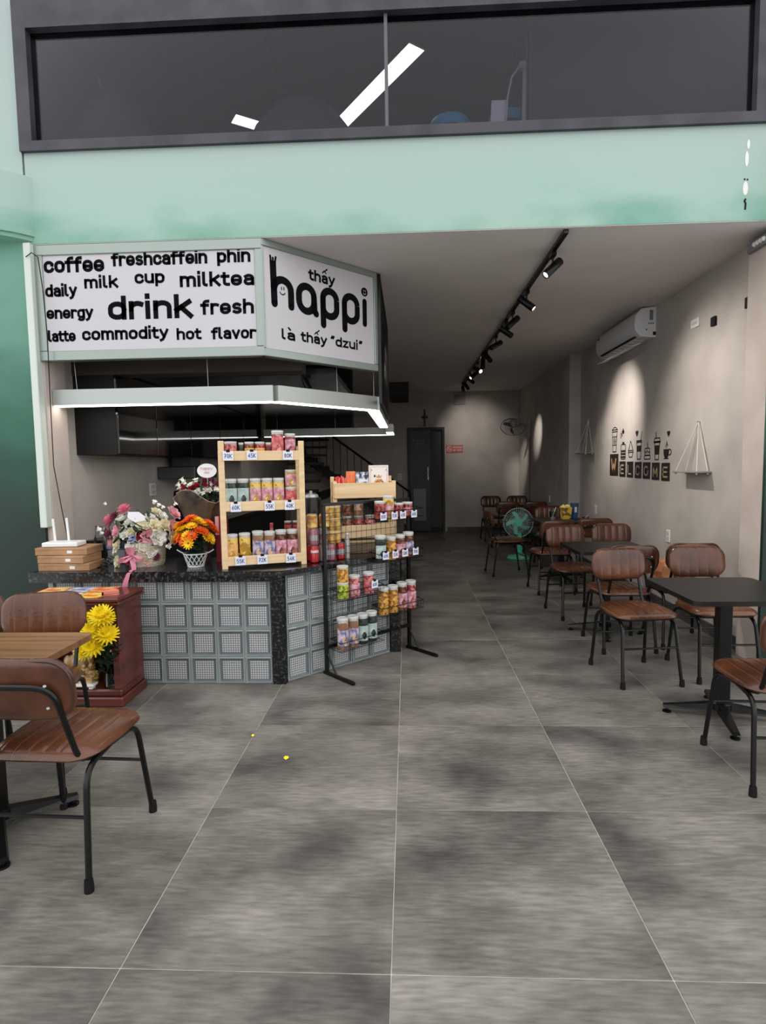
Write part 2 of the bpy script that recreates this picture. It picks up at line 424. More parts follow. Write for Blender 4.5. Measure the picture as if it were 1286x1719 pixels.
struct('wall_right', MB().box(RX, RX + .15, 4.37, 8.62, 0, CZ).box(2.41, RX + .15, 8.9, BY + .1, 0, CZ), M_wall)
struct('wall_back', MB().box(LX, 0.0, BY, BY + .12, 0, CZ).box(.81, 2.5, BY, BY + .12, 0, CZ).box(0, .81, BY, BY + .12, 2.28, CZ), M_wall)
struct('trim_1', MB().box(2.365, RX + .1, 8.6, 8.92, 0, CZ, bev=.004), M_wall)                      # column on the right wall
struct('trim_2', MB().box(2.47, 2.75, 4.13, 4.385, 0, CZ - .02), M_pier)                    # pale pier at the opening, right
struct('trim_3', MB().box(LX - .15, -2.565, 4.06, 4.30, 0, CZ), M_pier)                      # pale pier at the opening, left
struct('trim_4', MB().box(-2.625, -2.575, 3.99, 4.06, 1.06, CZ, bev=.004), mat('cream_trim', (205, 214, 204), .5))
struct('baseboard_back', MB().box(.86, 2.4, BY - .014, BY, 0, .1).box(LX, -.05, BY - .014, BY, 0, .1), M_base)
struct('baseboard_right', MB().box(RX - .014, RX, 4.39, 8.6, 0, .1).box(2.396, 2.41, 8.92, BY - .014, 0, .1), M_base)
# facade band with the window above, green piers either side
fb = MB()
fb.box(-2.6, 2.47, FY, 4.06, CZ + .003, 3.635)
fb.box(-4.2, -2.615, FY, 4.22, 0, 5.4)
fb.box(2.47, 4.2, 4.10, 4.13, 0, CZ).box(2.33, 4.2, FY + .001, 4.2, CZ, 5.4)
fb.box(-2.62, 2.4, FY, 4.2, 4.62, 5.4)
struct('wall_front', fb, M_fac)
dr = MB(); dr.lathe([(.45, 3.08), (.45, 3.474)], 48, 0, T(-2.93, 4.28, 0)); dr.lathe([(.435, 3.05), (.435, 3.08)], 48, 0, T(-2.93, 4.28, 0))
struct('trim_5', dr, M_fac)                                                                  # rounded drum at the band's left end
d2 = MB(); d2.prism([(2.36, 4.05), (2.62, 3.8), (2.9, 3.8), (2.9, 4.05)], 3.03, 3.53)
struct('trim_6', d2, M_fac)
# chipped patches on the band's right end
pt = MB()
for (x, z, rx, rz) in ((2.235, 3.42, .012, .05), (2.243, 3.51, .01, .03), (2.232, 3.235, .017, .045)):
    P = [(x + rx * math.cos(a * PI / 5), FY - .0015, z + rz * math.sin(a * PI / 5)) for a in range(10)]
    pt.add(P, [tuple(range(10))])
struct('trim_7', pt, mat('bare_plaster', (235, 236, 230), .8))
pt = MB(); strip(pt, [(2.237, 3.17), (2.228, 3.155), (2.236, 3.14), (2.234, 3.10)], .012, y=FY - .0015); dots(pt, [(2.243, 3.29), (2.225, 3.292)], .006, y=FY - .0015)
struct('trim_8', pt, M_blackm)

# upper window: steel frame, mullion, glass
M_frame = noise_mat('charcoal_window_frame', (44, 44, 52), (66, 64, 72), .5, 5)
wf = MB(); y0, y1 = 4.00, 4.12
wf.box(-2.61, 2.38, y0, y1, 3.635, 3.70).box(-2.61, 2.38, y0, y1, 4.42, 4.60)
wf.box(-2.61, -2.52, y0, y1, 3.70, 4.42).box(2.27, 2.38, y0, y1, 3.70, 4.42)
win = struct('window_1', wf, M_frame)
MB().box(-.119, -.097, 4.03, 4.09, 3.70, 4.42).obj('mullion', mat('grey_mullion', (92, 92, 98), .5), win)
MB().box(-2.52, -.119, 4.055, 4.062, 3.70, 4.42).obj('pane', M_glass, win)
MB().box(-.097, 2.27, 4.055, 4.062, 3.70, 4.42).obj('pane', M_glass, win)
# room upstairs
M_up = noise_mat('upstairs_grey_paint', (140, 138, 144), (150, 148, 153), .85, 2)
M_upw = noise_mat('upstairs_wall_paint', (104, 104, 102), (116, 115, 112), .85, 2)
struct('floor_upstairs', MB().box(LX, RX, 4.25, 9.2, 3.19, 3.3), M_base)
struct('ceiling_upstairs', MB().box(LX - .1, RX + .1, 4.2, 9.2, 6.4, 6.5), M_up)
struct('wall_upstairs', MB().box(LX - .1, LX, 4.22, 9.2, 3.3, 6.4).box(RX, RX + .1, 4.22, 9.2, 3.3, 6.4).box(LX, RX, 9.1, 9.2, 3.3, 6.4).box(-2.6, 2.5, 4.12, 4.2, 4.6, 6.4).box(-2.2, -1.95, 8.4, 8.65, 3.3, 6.4), M_upw)

# back door
dw = struct('door_1', MB().box(.0, .05, BY - .05, BY + .08, 0, 2.275).box(.76, .81, BY - .05, BY + .08, 0, 2.275).box(.05, .76, BY - .05, BY + .08, 2.225, 2.275), mat('door_frame', (24, 22, 22), .5))
MB().box(.05, .76, BY + .07, BY + .1, 0, 2.225).obj('door_backing', M_darkm, dw)
lf = MB().box(.055, .13, BY + .0, BY + .045, .02, 2.22).box(.40, .50, BY, BY + .045, .02, 2.22).box(.13, .40, BY, BY + .045, 2.1, 2.22).box(.13, .40, BY, BY + .045, .02, .25).box(.13, .40, BY, BY + .045, .95, 1.03)
leaf = lf.obj('door_leaf', mat('door_leaf_metal', (30, 30, 32), .4, .3), dw)
MB().box(.13, .40, BY + .015, BY + .025, 1.03, 2.1).obj('glass_panel', mat('smoked_glass', (12, 12, 14), .35, spec=.3), leaf)
MB().box(.13, .40, BY + .01, BY + .03, .25, .95).obj('kick_panel', mat('grey_door_panel', (92, 92, 94), .4, .4), leaf)
MB().box(.435, .462, BY - .014, BY, 1.14, 1.42, bev=.005).tube([(.448, BY - .02, 1.28), (.448, BY - .05, 1.28), (.36, BY - .05, 1.28)], .009).obj('handle', M_alu, dw)
MB().box(.5, .76, BY + .03, BY + .05, .1, 2.22).obj('side_panel', mat('side_panel_grey', (62, 58, 56), .6), dw)
sg = text_mb('WC', .09, .16, 1.98, .035, .2, y=BY + .012); sg.v += []; sg.obj('lettering', mat('sign_white', (150, 150, 152), .5), dw, smooth=0)
text_mb('NHA VE SINH', .20, .37, 1.985, .022, .2, y=BY + .012).obj('lettering', mat('sign_white', (150, 150, 152), .5), dw, smooth=0)
text_mb('NHO TAT DEN', .20, .37, 1.91, .03, .24, y=BY + .012).obj('lettering', mat('sign_red', (190, 90, 84), .5), dw, smooth=0)

# bulkhead and kitchen soffit
struct('trim_9', MB().box(-.32, .04, 11.0, BY, 2.82, CZ), mat('bulkhead_dark', (58, 56, 55), .8))
struct('trim_10', MB().box(LX, -.60, 4.80, 9.0, 2.22, 2.27), M_steel)
struct('trim_11', MB().box(LX, -.80, 4.45, 4.65, 2.20, CZ), mat('beam_dark_paint', (66, 60, 57), .8))
struct('trim_12', MB().box(-2.2, -.85, 9.0, 9.3, 1.98, CZ), M_darkm)

# ---------------------------------------------------------------- sign box over the counter
sign = thing('sign_board', 'white lit-edge sign board with black coffee words hung over the counter', 'sign', (-.98, FY, 0))
SA_ = math.atan2(4.818 - 4.03, -.227 + .98)
fm = MB(); w = 1.60; z0, z1 = 2.237, 3.026
for (x0, x1, a, b) in ((-w, 0, z0, z0 + .066), (-w, 0, z1 - .07, z1), (-w, -w + .058, z0 + .066, z1 - .07), (-.05, 0, z0 + .066, z1 - .07)):
    fm.box(x0, x1, 0, .07, a, b, bev=.004)
fm.obj('frame', M_alud, sign)
MB().box(-w + .058, -.05, .012, .05, z0 + .066, z1 - .07).obj('panel', M_panel, sign)
L2 = 1.09; fm = MB()
for (x0, x1, a, b) in ((0, L2, z0, z0 + .055), (0, L2, z1 - .045, z1), (0, .02, z0 + .055, z1 - .045), (L2 - .035, L2, z0 + .055, z1 - .045)):
    fm.box(x0, x1, 0, .07, a, b, bev=.004)
fm.obj('frame', M_alud, sign, rz=SA_)
MB().box(.02, L2 - .035, .012, .05, z0 + .055, z1 - .045).obj('panel', M_panel, sign, rz=SA_)
for s_, a, b, base, xh in (('coffee', -2.536, -2.085, 2.838, .083), ('freshcaffein', -2.03, -1.358, 2.87, .072), ('phin', -1.29, -1.058, 2.872, .071),
        ('daily', -2.547, -2.287, 2.676, .066), ('milk', -2.233, -1.995, 2.726, .066), ('cup', -1.874, -1.663, 2.748, .068), ('milktea', -1.557, -1.036, 2.716, .077),
        ('energy', -2.559, -2.18, 2.525, .064), ('drink', -2.074, -1.48, 2.508, .125), ('fresh', -1.415, -1.045, 2.526, .078), ('latte', -2.53, -2.316, 2.368, .062),
        ('commodity', -2.269, -1.652, 2.372, .067), ('hot', -1.595, -1.422, 2.36, .062), ('flavor', -1.348, -1.036, 2.357, .064)):
    a = max(a, -2.515)
    text_mb(s_, a + .98, b + .98, base, xh, .275, y=.0105).obj('lettering', M_ink, sign, smooth=0)
lg = MB(); Y = .0105; wd = .052
def cap_strip(pts, w_, r=True):
    strip(lg, pts, w_, y=Y)
    if r: dots(lg, [pts[0], pts[-1]], w_ / 2, y=Y, n=16)
def pt2(l): return [(x, z) for x, z in l]
strip(lg, [(.104, 2.61), (.099, 2.9)], wd, y=Y); dots(lg, [(.104, 2.61)], wd / 2, y=Y)
for cx_, cz_, tx, tz in ((.085, 2.9, .078, 2.935), (.1, 2.9, .1, 2.925), (.115, 2.9, .125, 2.935)): strip(lg, [(cx_, cz_ - .02), (tx, tz)], .015, y=Y)
cap_strip([(.104, 2.72)] + arc(.175, 2.715, .071, .068, 170, 0, 12) + [(.246, 2.61)], wd)
strip(lg, [(.166, 2.735), (.166, 2.712)], .007, y=Y); strip(lg, [(.186, 2.737), (.186, 2.714)], .007, y=Y)
strip(lg, arc(.173, 2.702, .022, .02, 190, 350, 8), .007, y=Y)
ab = arc(.383, 2.715, .068, .065, 0, 180, 12) + arc(.383, 2.675, .068, .072, 180, 360, 12)
strip(lg, ab + [ab[0]], wd, y=Y); cap_strip([(.451, 2.72), (.455, 2.615), (.468, 2.598)], wd)
for px in (.535, .745):
    pb = arc(px + .066, 2.725, .066, .062, 0, 180, 12) + arc(px + .066, 2.66, .066, .06, 180, 360, 12)
    strip(lg, pb + [pb[0]], wd, y=Y); cap_strip([(px, 2.72), (px + .001, 2.53)], wd)
cap_strip([(.957, 2.775), (.956, 2.60)], .046); dots(lg, [(.957, 2.85)], .035, y=Y, n=18)
lg.obj('logo_lettering', M_ink, sign, rz=SA_, smooth=0)
lg = MB()
for dx in (-.009, .009): strip(lg, [(.957 + dx, 2.866), (.957 + dx, 2.852)], .005, y=Y - .001)
strip(lg, arc(.957, 2.845, .014, .014, 190, 350, 6), .005, y=Y - .001)
lg.obj('logo_face', M_panel, sign, rz=SA_, smooth=0)
def accents(mb, x, z, s):                # circumflex with an acute
    strip(mb, [(x - .3 * s, z), (x, z + .28 * s), (x + .3 * s, z)], .16 * s, y=Y); strip(mb, [(x + .12 * s, z + .3 * s), (x + .5 * s, z + .6 * s)], .17 * s, y=Y)
t = text_mb('thay', .408, .655, 2.833, .063, .275, y=Y); accents(t, .553, 2.908, .063); t.obj('lettering', M_ink, sign, rz=SA_, smooth=0)
t = text_mb('la', .156, .272, 2.372, .058, .275, y=Y); strip(t, [(.212, 2.462), (.235, 2.442)], .013, y=Y); t.obj('lettering', M_ink, sign, rz=SA_, smooth=0)
t = text_mb('thay', .325, .565, 2.378, .058, .275, y=Y); accents(t, .465, 2.447, .058); t.obj('lettering', M_ink, sign, rz=SA_, smooth=0)
t = text_mb('"dzui"', .60, .925, 2.384, .058, .275, y=Y); t.obj('lettering', M_ink, sign, rz=SA_, smooth=0)
# side lattice running back from the sign
lt = thing('lattice_screen', 'dark metal lattice screen running back from the right end of the sign', 'screen', (-.215, 4.83, 0))
q = MB(); q.box(-.012, .012, 0, .03, 1.98, 3.02).box(-.012, .012, 1.78, 1.81, 1.98, 3.02).box(-.012, .012, .03, 1.78, 2.99, 3.02).box(-.012, .012, .03, 1.78, 1.98, 2.01)
q.obj('frame', M_black, lt)
for k in range(11):
    y_ = .08 + k * .165
    q = MB().tube([(0, y_, 2.0), (0, min(y_ + .3, 1.79), 3.0)], .006, 5); q.obj('bar', M_black, lt)
    q = MB().tube([(0, min(y_ + .3, 1.79), 2.0), (0, y_, 3.0)], .006, 5); q.obj('bar', M_black, lt)
# cable down the sign's left end
q = MB().tube([(-2.60, 3.98, 2.93), (-2.56, 3.985, 2.96), (-2.52, 3.99, 2.93), (-2.50, 3.99, 2.72), (-2.49, 3.995, 2.4), (-2.50, 4.0, 2.0), (-2.505, 4.0, 1.5), (-2.46, 3.99, 1.2), (-2.42, 3.98, .965)], .0035, 6)
tag(q.obj('cable', M_blackm), 'thin black cable hanging down past the left end of the sign to the router', 'cable')

# ---------------------------------------------------------------- ring lamp over the counter
def led_bar(a, b, z0, h, w_, parent, body=M_alu, led=M_led, inset=.008):
    a = Vector((*a, 0)); b = Vector((*b, 0)); d = b - a; L = d.length; an = math.atan2(d.y, d.x)
    M = T(a.x, a.y, z0) @ RZ(an)
    q = MB().box(0, L, -w_ / 2, w_ / 2, .006, h, 0, M); q.obj('lamp_body', body, parent)
    q = MB().box(inset, L - inset, -w_ / 2 + .006, w_ / 2 - .006, 0, .006, 0, M); q.obj('diffuser', led, parent)
rl = thing('ring_lamp', 'long aluminium linear pendant lamp following the counter edge under the sign', 'lamp', (0, 0, 0))
PZ = 1.93
led_bar((-2.56, 4.17), (-.95, 4.17), PZ, .118, .09, rl)
led_bar((-.95, 4.17), (-.285, 4.96), PZ, .118, .09, rl)
led_bar((-.285, 4.96), (-.285, 7.17), PZ, .118, .11, rl)
for x, y, dx in ((-2.40, 4.17, -.06), (-1.43, 4.17, -.015), (-.55, 4.64, -.02), (-.28, 5.0, 0), (-.285, 6.9, 0)): MB().tube([(x + dx, y, 3.0), (x + dx * .4, y, 2.5), (x, y, PZ + .118)], .0022, 5).obj('hanging_wire', M_alu, rl)
r2 = thing('ceiling_bar_lamp', 'far straight aluminium linear lamp hung across the back of the kitchen', 'lamp', (0, 0, 0))
led_bar((-2.2, 8.9), (-.19, 8.9), PZ, .118, .11, r2)
led_bar((-.245, 8.84), (-.245, 8.2), PZ, .118, .11, r2)
for x in (-2., -1.1, -.3): MB().tube([(x, 8.9, 2.2), (x, 8.9, PZ + .118)], .003, 5).obj('hanging_wire', M_alu, r2)

# kitchen: dark glass wall cabinets along the left wall
cy = 4.46
for k, wdt in enumerate((.70, .82, .95, 1.0, 1.0)):
    cb = thing('wall_cabinet', ('first dark glass wall cabinet, nearest the sign', 'second dark glass wall cabinet from the sign', 'third dark glass wall cabinet from the sign', 'fourth dark glass wall cabinet from the sign, behind the pine rack', 'last dark glass wall cabinet at the back of the kitchen')[k],
               'cabinet', (LX, cy, 1.585), 0, 'dark wall cabinets over the kitchen')
    MB().box(.0, .325, 0, wdt - .004, 0, .632).obj('body', M_darkm, cb)
    MB().box(.325, .345, .004, wdt - .01, .004, .628, bev=.002).obj('door', M_dark, cb)
    cy += wdt
# socket on the kitchen wall
def plate(name, label, cat, loc, rz, w_, h_, m=M_white, n=2, depth=.012, mm=None):
    t = thing(name, label, cat, loc, rz)
    MB().box(-w_ / 2, w_ / 2, -depth, 0, -h_ / 2, h_ / 2, bev=.003).obj('plate', m, t)
    for k in range(n):
        zc = (k - (n - 1) / 2) * h_ / (n + .4)
        MB().box(-w_ * .28, w_ * .28, -depth - .003, -depth, zc - h_ * .13, zc + h_ * .13, bev=.001).obj('rocker' if 'switch' in name else 'socket', mm or mat('plate_inset', (196, 194, 190), .5), t)
    return t
plate('wall_socket', 'white double socket on the wall behind the flower basket', 'socket', (LX, 5.77, 1.26), PI / 2, .14, .13)
# stainless hood, appliances behind the pine rack
hd = thing('range_hood', 'brushed steel range hood seen through the top of the pine rack', 'hood', (-2.2, 6.3, 1.32))
MB().box(0, .5, 0, .7, 0, .16, bev=.01).obj('canopy', M_steel, hd); MB().box(.1, .35, .2, .5, .16, .9).obj('duct', M_steel, hd)
cm = thing('coffee_machine', 'black and steel coffee machine on the back worktop behind the pine rack', 'coffee machine', (-1.75, 6.6, .90))
MB().box(-.3, .3, 0, .4, 0, .32, bev=.02).obj('body', M_blackm, cm); MB().box(-.26, .26, -.03, 0, .18, .3, bev=.01).obj('front_panel', M_steel, cm)
MB().tube([(-.12, -.03, .2), (-.12, -.06, .1)], .012).obj('spout', M_alu, cm); MB().box(-.28, .28, -.12, 0, 0, .03).obj('drip_tray', M_alu, cm)
bw = thing('back_worktop', 'dark worktop along the left kitchen wall', 'worktop', (LX + .004, 4.5, 0))
MB().box(0, .6, 0, 5.0, .86, .9).obj('top', M_granite, bw); MB().box(0, .56, 0, 5.0, 0, .86).obj('body', M_darkm, bw)
cm2 = bpy.data.objects['coffee_machine']; cm2.location = (-2.25, 6.6, .90); cm2.rotation_euler = (0, 0, PI / 2)
hd.location = (LX, 5.9, 1.36); hd.scale = (.8, 1, .8)

# stairs at the back
st = thing('staircase', 'dark steel staircase rising to the left along the back wall', 'stairs', (.05, BY - 1.0, 0))
RN, RS = .25, .185
for k in range(12):
    MB().box(-(k + 1) * RN - .02, -k * RN, .0, .95, (k + 1) * RS - .035, (k + 1) * RS).obj('tread', M_darkm, st)
    MB().box(-(k + 1) * RN - .02, -(k + 1) * RN, .0, .95, k * RS + .185, (k + 2) * RS - .035).obj('riser', mat('riser_grey', (52, 50, 50), .7), st)
sl = RS / RN
MB().add([(0, -.02, 0), (0, 0, 0), (-3.0, -.02, 3.0 * sl), (-3.0, 0, 3.0 * sl), (0, -.02, .2), (0, 0, .2), (-3, -.02, 3 * sl + .2), (-3, 0, 3 * sl + .2)],
         [(0, 2, 6, 4), (1, 5, 7, 3), (4, 6, 7, 5), (0, 1, 3, 2), (0, 4, 5, 1), (2, 3, 7, 6)]).obj('stringer', M_darkm, st)
MB().tube([(.0, 0, .0), (.0, 0, .92)], .018).obj('newel_post', M_black, st)
MB().tube([(.0, 0, .92), (-2.6, 0, .92 + 2.6 * sl)], .022).obj('handrail', M_black, st)
for k in range(17):
    x = -.14 * (k + 1); MB().tube([(x, 0, -x * sl + .18), (x, 0, -x * sl + .91)], .008, 6).obj('baluster', M_black, st)
f2 = thing('upper_stair_flight', 'dark open treads of the upper stair flight, seen right of the pine rack', 'stairs', (-2.1, 9.3, 0))
for k in range(7):
    MB().box(0, .62, .0 + .24 * k, .26 + .24 * k, 1.05 + k * .15, 1.09 + k * .15).obj('tread', M_darkm, f2)
MB().box(.62, .66, 0, 1.7, .9, 1.05).box(.62, .66, 0, .08, 0, 1.05).obj('stringer', M_darkm, f2)

# ---------------------------------------------------------------- track lights
tk = thing('light_track', 'black ceiling track carrying the row of spotlights', 'light track', (1.085, 0, CZ))
for a, b in ((4.06, 6.35), (6.40, 8.6), (8.66, 11.4)): MB().box(-.017, .017, a, b, -.032, 0, bev=.003).obj('rail', M_black, tk)
head = []
def spot(y, az, tilt, lit, label, power=0, cone=40, col=(1, .925, .86), L=.17, warm=True, side=0):
    h = thing('track_spotlight', label, 'spotlight', (1.085, y, CZ - .033), 0, 'black spotlights on the ceiling track')
    MB().box(-.018, .018, -.05, .05, -.03, 0, bev=.004).obj('adapter', M_black, h)
    MB().tube([(0, 0, -.03), (0, 0, -.075)], .007, 6).obj('stem', M_black, h)
    d = Vector((math.cos(R(az)) * math.cos(R(tilt)), math.sin(R(az)) * math.cos(R(tilt)), math.sin(R(tilt))))
    q_ = d.to_track_quat('Z', 'Y').to_matrix().to_4x4(); M = T(0, 0, -.105) @ q_
    MB().lathe([(.0, -L / 2), (.03, -L / 2), (.032, -L / 2 + .006), (.032, L / 2 - .003), (.030, L / 2), (.026, L / 2), (.025, L / 2 - .015), (0, L / 2 - .016)], 18, 0, M).obj('barrel', M_black, h)
    MB().lathe([(.0, L / 2 - .012), (.024, L / 2 - .012), (.024, L / 2 - .009), (0, L / 2 - .009)], 16, 0, M).obj('lens', M_lens if lit == 2 else (M_lamp_off if lit else M_blackm), h)
    if power:
        ld = bpy.data.lights.new('spot', 'SPOT'); ld.energy = power * 2.6; ld.spot_size = R(cone); ld.spot_blend = 1.0; ld.color = col; ld.shadow_soft_size = .02
        lo = bpy.data.objects.new('spot', ld); C.objects.link(lo); lo.parent = h
        lo.matrix_local = T(*(Vector((0, 0, -.105)) + d * (L / 2 + .004))) @ d.to_track_quat('-Z', 'Y').to_matrix().to_4x4()
    return h
spot(4.42, 200, -42, 1, 'nearest track spotlight, just inside the green beam, aimed left and down', 12, 60)
spot(5.35, -20, -40, 2, 'second track spotlight from the green beam, lens glowing toward the entrance', 40, 90)
spot(6.05, 200, -40, 0, 'third track spotlight from the green beam, aimed left')
spot(6.45, 17, -30, 0, 'fourth track spotlight from the green beam, aimed at the welcome letters', 70, 46)
spot(7.15, 205, -28, 0, 'fifth track spotlight from the green beam, short barrel tipped left', 10, 60)
spot(7.9, -35, -52, 0, 'sixth track spotlight from the green beam, pointing almost straight down', 30, 70)
spot(8.35, 250, -75, 0, 'seventh track spotlight from the green beam, hanging vertical')
spot(8.95, -60, -25, 2, 'eighth track spotlight, brightest glowing lens in the middle of the row', 6, 50)
spot(9.5, 215, -35, 1, 'ninth track spotlight from the green beam, small lit lens')
spot(10.0, 31, -30, 0, 'tenth track spotlight, aimed at the side wall before the wall fan', 48, 25)
spot(10.7, 49, -37, 1, 'eleventh track spotlight, aimed at the far right corner', 46, 26)
spot(11.25, 76, -29, 1, 'last track spotlight, at the far end of the track', 16, 70)

# ---------------------------------------------------------------- counter
ct = thing('service_counter', 'glass block counter with black granite corner post', 'counter', (0, 0, 0))
M_gb_r = noise_mat('glass_block_rim', (132, 142, 140), (150, 158, 156), .22, 9, coat=.4)
M_gb_d = mat('glass_block_inner_shade', (94, 101, 104), .2, coat=.3)  # darker recess sides: shade and refraction put into the colour
def rib_mat():
    m = mat('glass_block_ribs', (150, 158, 158), .22, coat=.3); b = m.node_tree.nodes['Principled BSDF']
    tc = nn(m, 'ShaderNodeTexCoord'); hs = []
    for ax, sc in ((0, 62.), (2, 62.)):
        s_ = nn(m, 'ShaderNodeSeparateXYZ'); lk(m, tc.outputs['Object'], s_.inputs[0])
        mu = nn(m, 'ShaderNodeMath', operation='MULTIPLY'); mu.inputs[1].default_value = sc * 2 * PI; lk(m, s_.outputs[ax], mu.inputs[0])
        sn = nn(m, 'ShaderNodeMath', operation='SINE'); lk(m, mu.outputs[0], sn.inputs[0]); hs.append(sn)
    mn = nn(m, 'ShaderNodeMath', operation='MINIMUM'); lk(m, hs[0].outputs[0], mn.inputs[0]); lk(m, hs[1].outputs[0], mn.inputs[1])
    mr = nn(m, 'ShaderNodeMapRange'); mr.inputs[1].default_value = -1; mr.inputs[2].default_value = .35; lk(m, mn.outputs[0], mr.inputs[0])
    rp = nn(m, 'ShaderNodeValToRGB'); rp.color_ramp.elements[0].color = (*lin((112, 115, 118)), 1); rp.color_ramp.elements[1].color = (*lin((205, 204, 204)), 1)
    lk(m, mr.outputs[0], rp.inputs[0]); lk(m, rp.outputs[0], b.inputs['Base Color'])
    bp = nn(m, 'ShaderNodeBump'); bp.inputs['Strength'].default_value = .5; bp.inputs['Distance'].default_value = .002; lk(m, mn.outputs[0], bp.inputs['Height']); lk(m, bp.outputs[0], b.inputs['Normal'])
    return m
M_gb_c = rib_mat()
def block_mesh():
    q = MB(); h = .0875
    o = [(-h, -h), (h, -h), (h, h), (-h, h)]
    def ring(s, y): return [(x * s / h, y, z * s / h) for x, z in o]
    rings = [ring(h, .06), ring(h, .003), ring(h - .003, 0), ring(h - .008, .001), ring(h - .011, .008), ring(h - .024, .012)]
    P = [p for r_ in rings for p in r_]
    F = []; D = []
    q.add(P, [])
    for i in range(5):
        q.add([], [])
        for k in range(4): (F if i < 3 else D).append((i * 4 + k, i * 4 + (k + 1) % 4, (i + 1) * 4 + (k + 1) % 4, (i + 1) * 4 + k))
    q.v = []; q.add(P, F, 0); q.add(P, D, 2); q.add(rings[5], [(0, 1, 2, 3)], 1); q.add(rings[0], [(3, 2, 1, 0)], 0)
    q.v = [(x, y, z) for x, y, z in q.v]
    return mesh_only(q, 'glass_block', [M_gb_r, M_gb_c, M_gb_d], smooth=20)
gbm = block_mesh()
for r_ in range(4):
    zc = .004 + .093 + r_ * .186
    for c_ in range(8):
        o = inst(gbm, ct, (-.925 - .094 - c_ * .188, 3.77, zc), name='glass_block')
CA = math.atan2(4.43 - 3.795, -.15 + .835); CL = math.hypot(.685, .635)
for r_ in range(4):
    zc = .004 + .093 + r_ * .186
    for c_ in range(5):
        d_ = .004 + .0925 + c_ * .186
        inst(gbm, ct, (-.835 + math.cos(CA) * d_, 3.795 + math.sin(CA) * d_, zc), (0, 0, CA), name='glass_block')
q = MB().box(-2.46, -.925, 3.785, 3.86, 0, .746); q.box(0, .935, .015, .09, 0, .746, 0, T(-.835, 3.795, 0) @ RZ(CA))
q.obj('mortar', mat('mortar_pale_green', (168, 177, 172), .7), ct)
MB().prism([(-.925, 3.765), (-.84, 3.765), (-.83, 3.80), (-.87, 3.87), (-.925, 3.87)], 0, .746).obj('corner_post', M_granite, ct)
MB().box(-.145, -.07, 4.44, 4.53, 0, .746).obj('end_post', M_granite, ct)
MB().box(-.14, -.10, 4.53, 8.0, 0, .746).obj('side_panel', M_blackm, ct)
wt = MB().prism([(-2.56, 3.735), (-.845, 3.735), (-.80, 3.765), (-.135, 4.385), (-.05, 4.45), (-.05, 8.0), (-.66, 8.0), (-.66, 4.75), (-1.1, 4.34), (-2.56, 4.34)], .7462, .782)
wt.prism([(-2.56, 3.735), (-.845, 3.735), (-.842, 3.755), (-2.56, 3.755)], .712, .7462)
tag(wt.obj('granite_worktop', M_granite), 'black speckled granite worktop on the glass block counter', 'worktop')

# ---------------------------------------------------------------- chairs
M_lea = noise_mat('brown_leatherette', (66, 35, 20), (102, 59, 36), .27, 5, detail=6, bump=.12, bscale=60, coat=.12, rnd=True, spec=.5)
M_leab = noise_mat('brown_leatherette_back', (52, 28, 20), (70, 38, 27), .38, 5, detail=6, bump=.15, bscale=40, coat=.2)
M_stitch = mat('seam_thread', (112, 68, 46), .5)
def cushion(w, d, t, r, nseam, seamd=.0035, ny=12, under=.35):
    xs = []
    hw = w / 2
    seams = [-hw + w * (k + 1) / (nseam + 1) for k in range(nseam)]
    base = sorted(set([round(hw * math.sin(PI / 2 * i / 9), 5) for i in range(-9, 10)] + [round(s_ + dx, 5) for s_ in seams for dx in (-.008, -.0014, .0014, .008)]))
    xs = [x for i, x in enumerate(base) if i == 0 or x - base[i - 1] > .0012]
    P = []; F = []
    def ext(x):
        a = abs(x) - (hw - r)
        return d / 2 if a <= 0 else d / 2 - r + math.sqrt(max(r * r - a * a, 0))
    ts = [math.sin(PI / 2 * i / (ny / 2)) for i in range(-ny // 2, ny // 2 + 1)]
    for sgn, th in ((1, t * (1 - under)), (-1, t * under)):
        for x in xs:
            e = ext(x); ux = abs(x) / hw
            for v in ts:
                s_ = math.sqrt(max(1 - ux ** 7, 0)) * math.sqrt(max(1 - abs(v) ** 5, 0))
                e2 = e / (d / 2)
                s_ = min(s_, 1) * min(1, .35 + .65 * e2)
                z = th * s_
                if sgn > 0:
                    for q_ in seams: z -= seamd * math.exp(-((x - q_) / .0035) ** 2) * (s_ ** .5)
                P.append((x, v * e, sgn * z))
    n = len(ts); m = len(xs); FS = []
    for b_, fl_ in ((0, 0), (m * n, 1)):
        for i in range(m - 1):
            for j in range(n - 1):
                q = (b_ + i * n + j, b_ + (i + 1) * n + j, b_ + (i + 1) * n + j + 1, b_ + i * n + j + 1)
                (FS if not fl_ and any(abs((xs[i] + xs[i + 1]) / 2 - q_) < .001 for q_ in seams) else F).append(q[::-1] if fl_ else q)
    mb = MB().add(P, F); mb.f += FS; mb.m += [1] * len(FS)
    return mb, seams, ext
def smooth_path(p, n=5, r=.05):
    """round the corners of a polyline"""
    p = [Vector(a) for a in p]; out = [p[0]]
    for i in range(1, len(p) - 1):
        a, b, c = p[i - 1], p[i], p[i + 1]
        d1 = min(r, (a - b).length * .48); d2 = min(r, (c - b).length * .48)
        s0 = b + (a - b).normalized() * d1; s1 = b + (c - b).normalized() * d2
        for k in range(n + 1):
            t = k / n; out.append(s0 * (1 - t) ** 2 + b * 2 * t * (1 - t) + s1 * t * t)
    out.append(p[-1]); return out

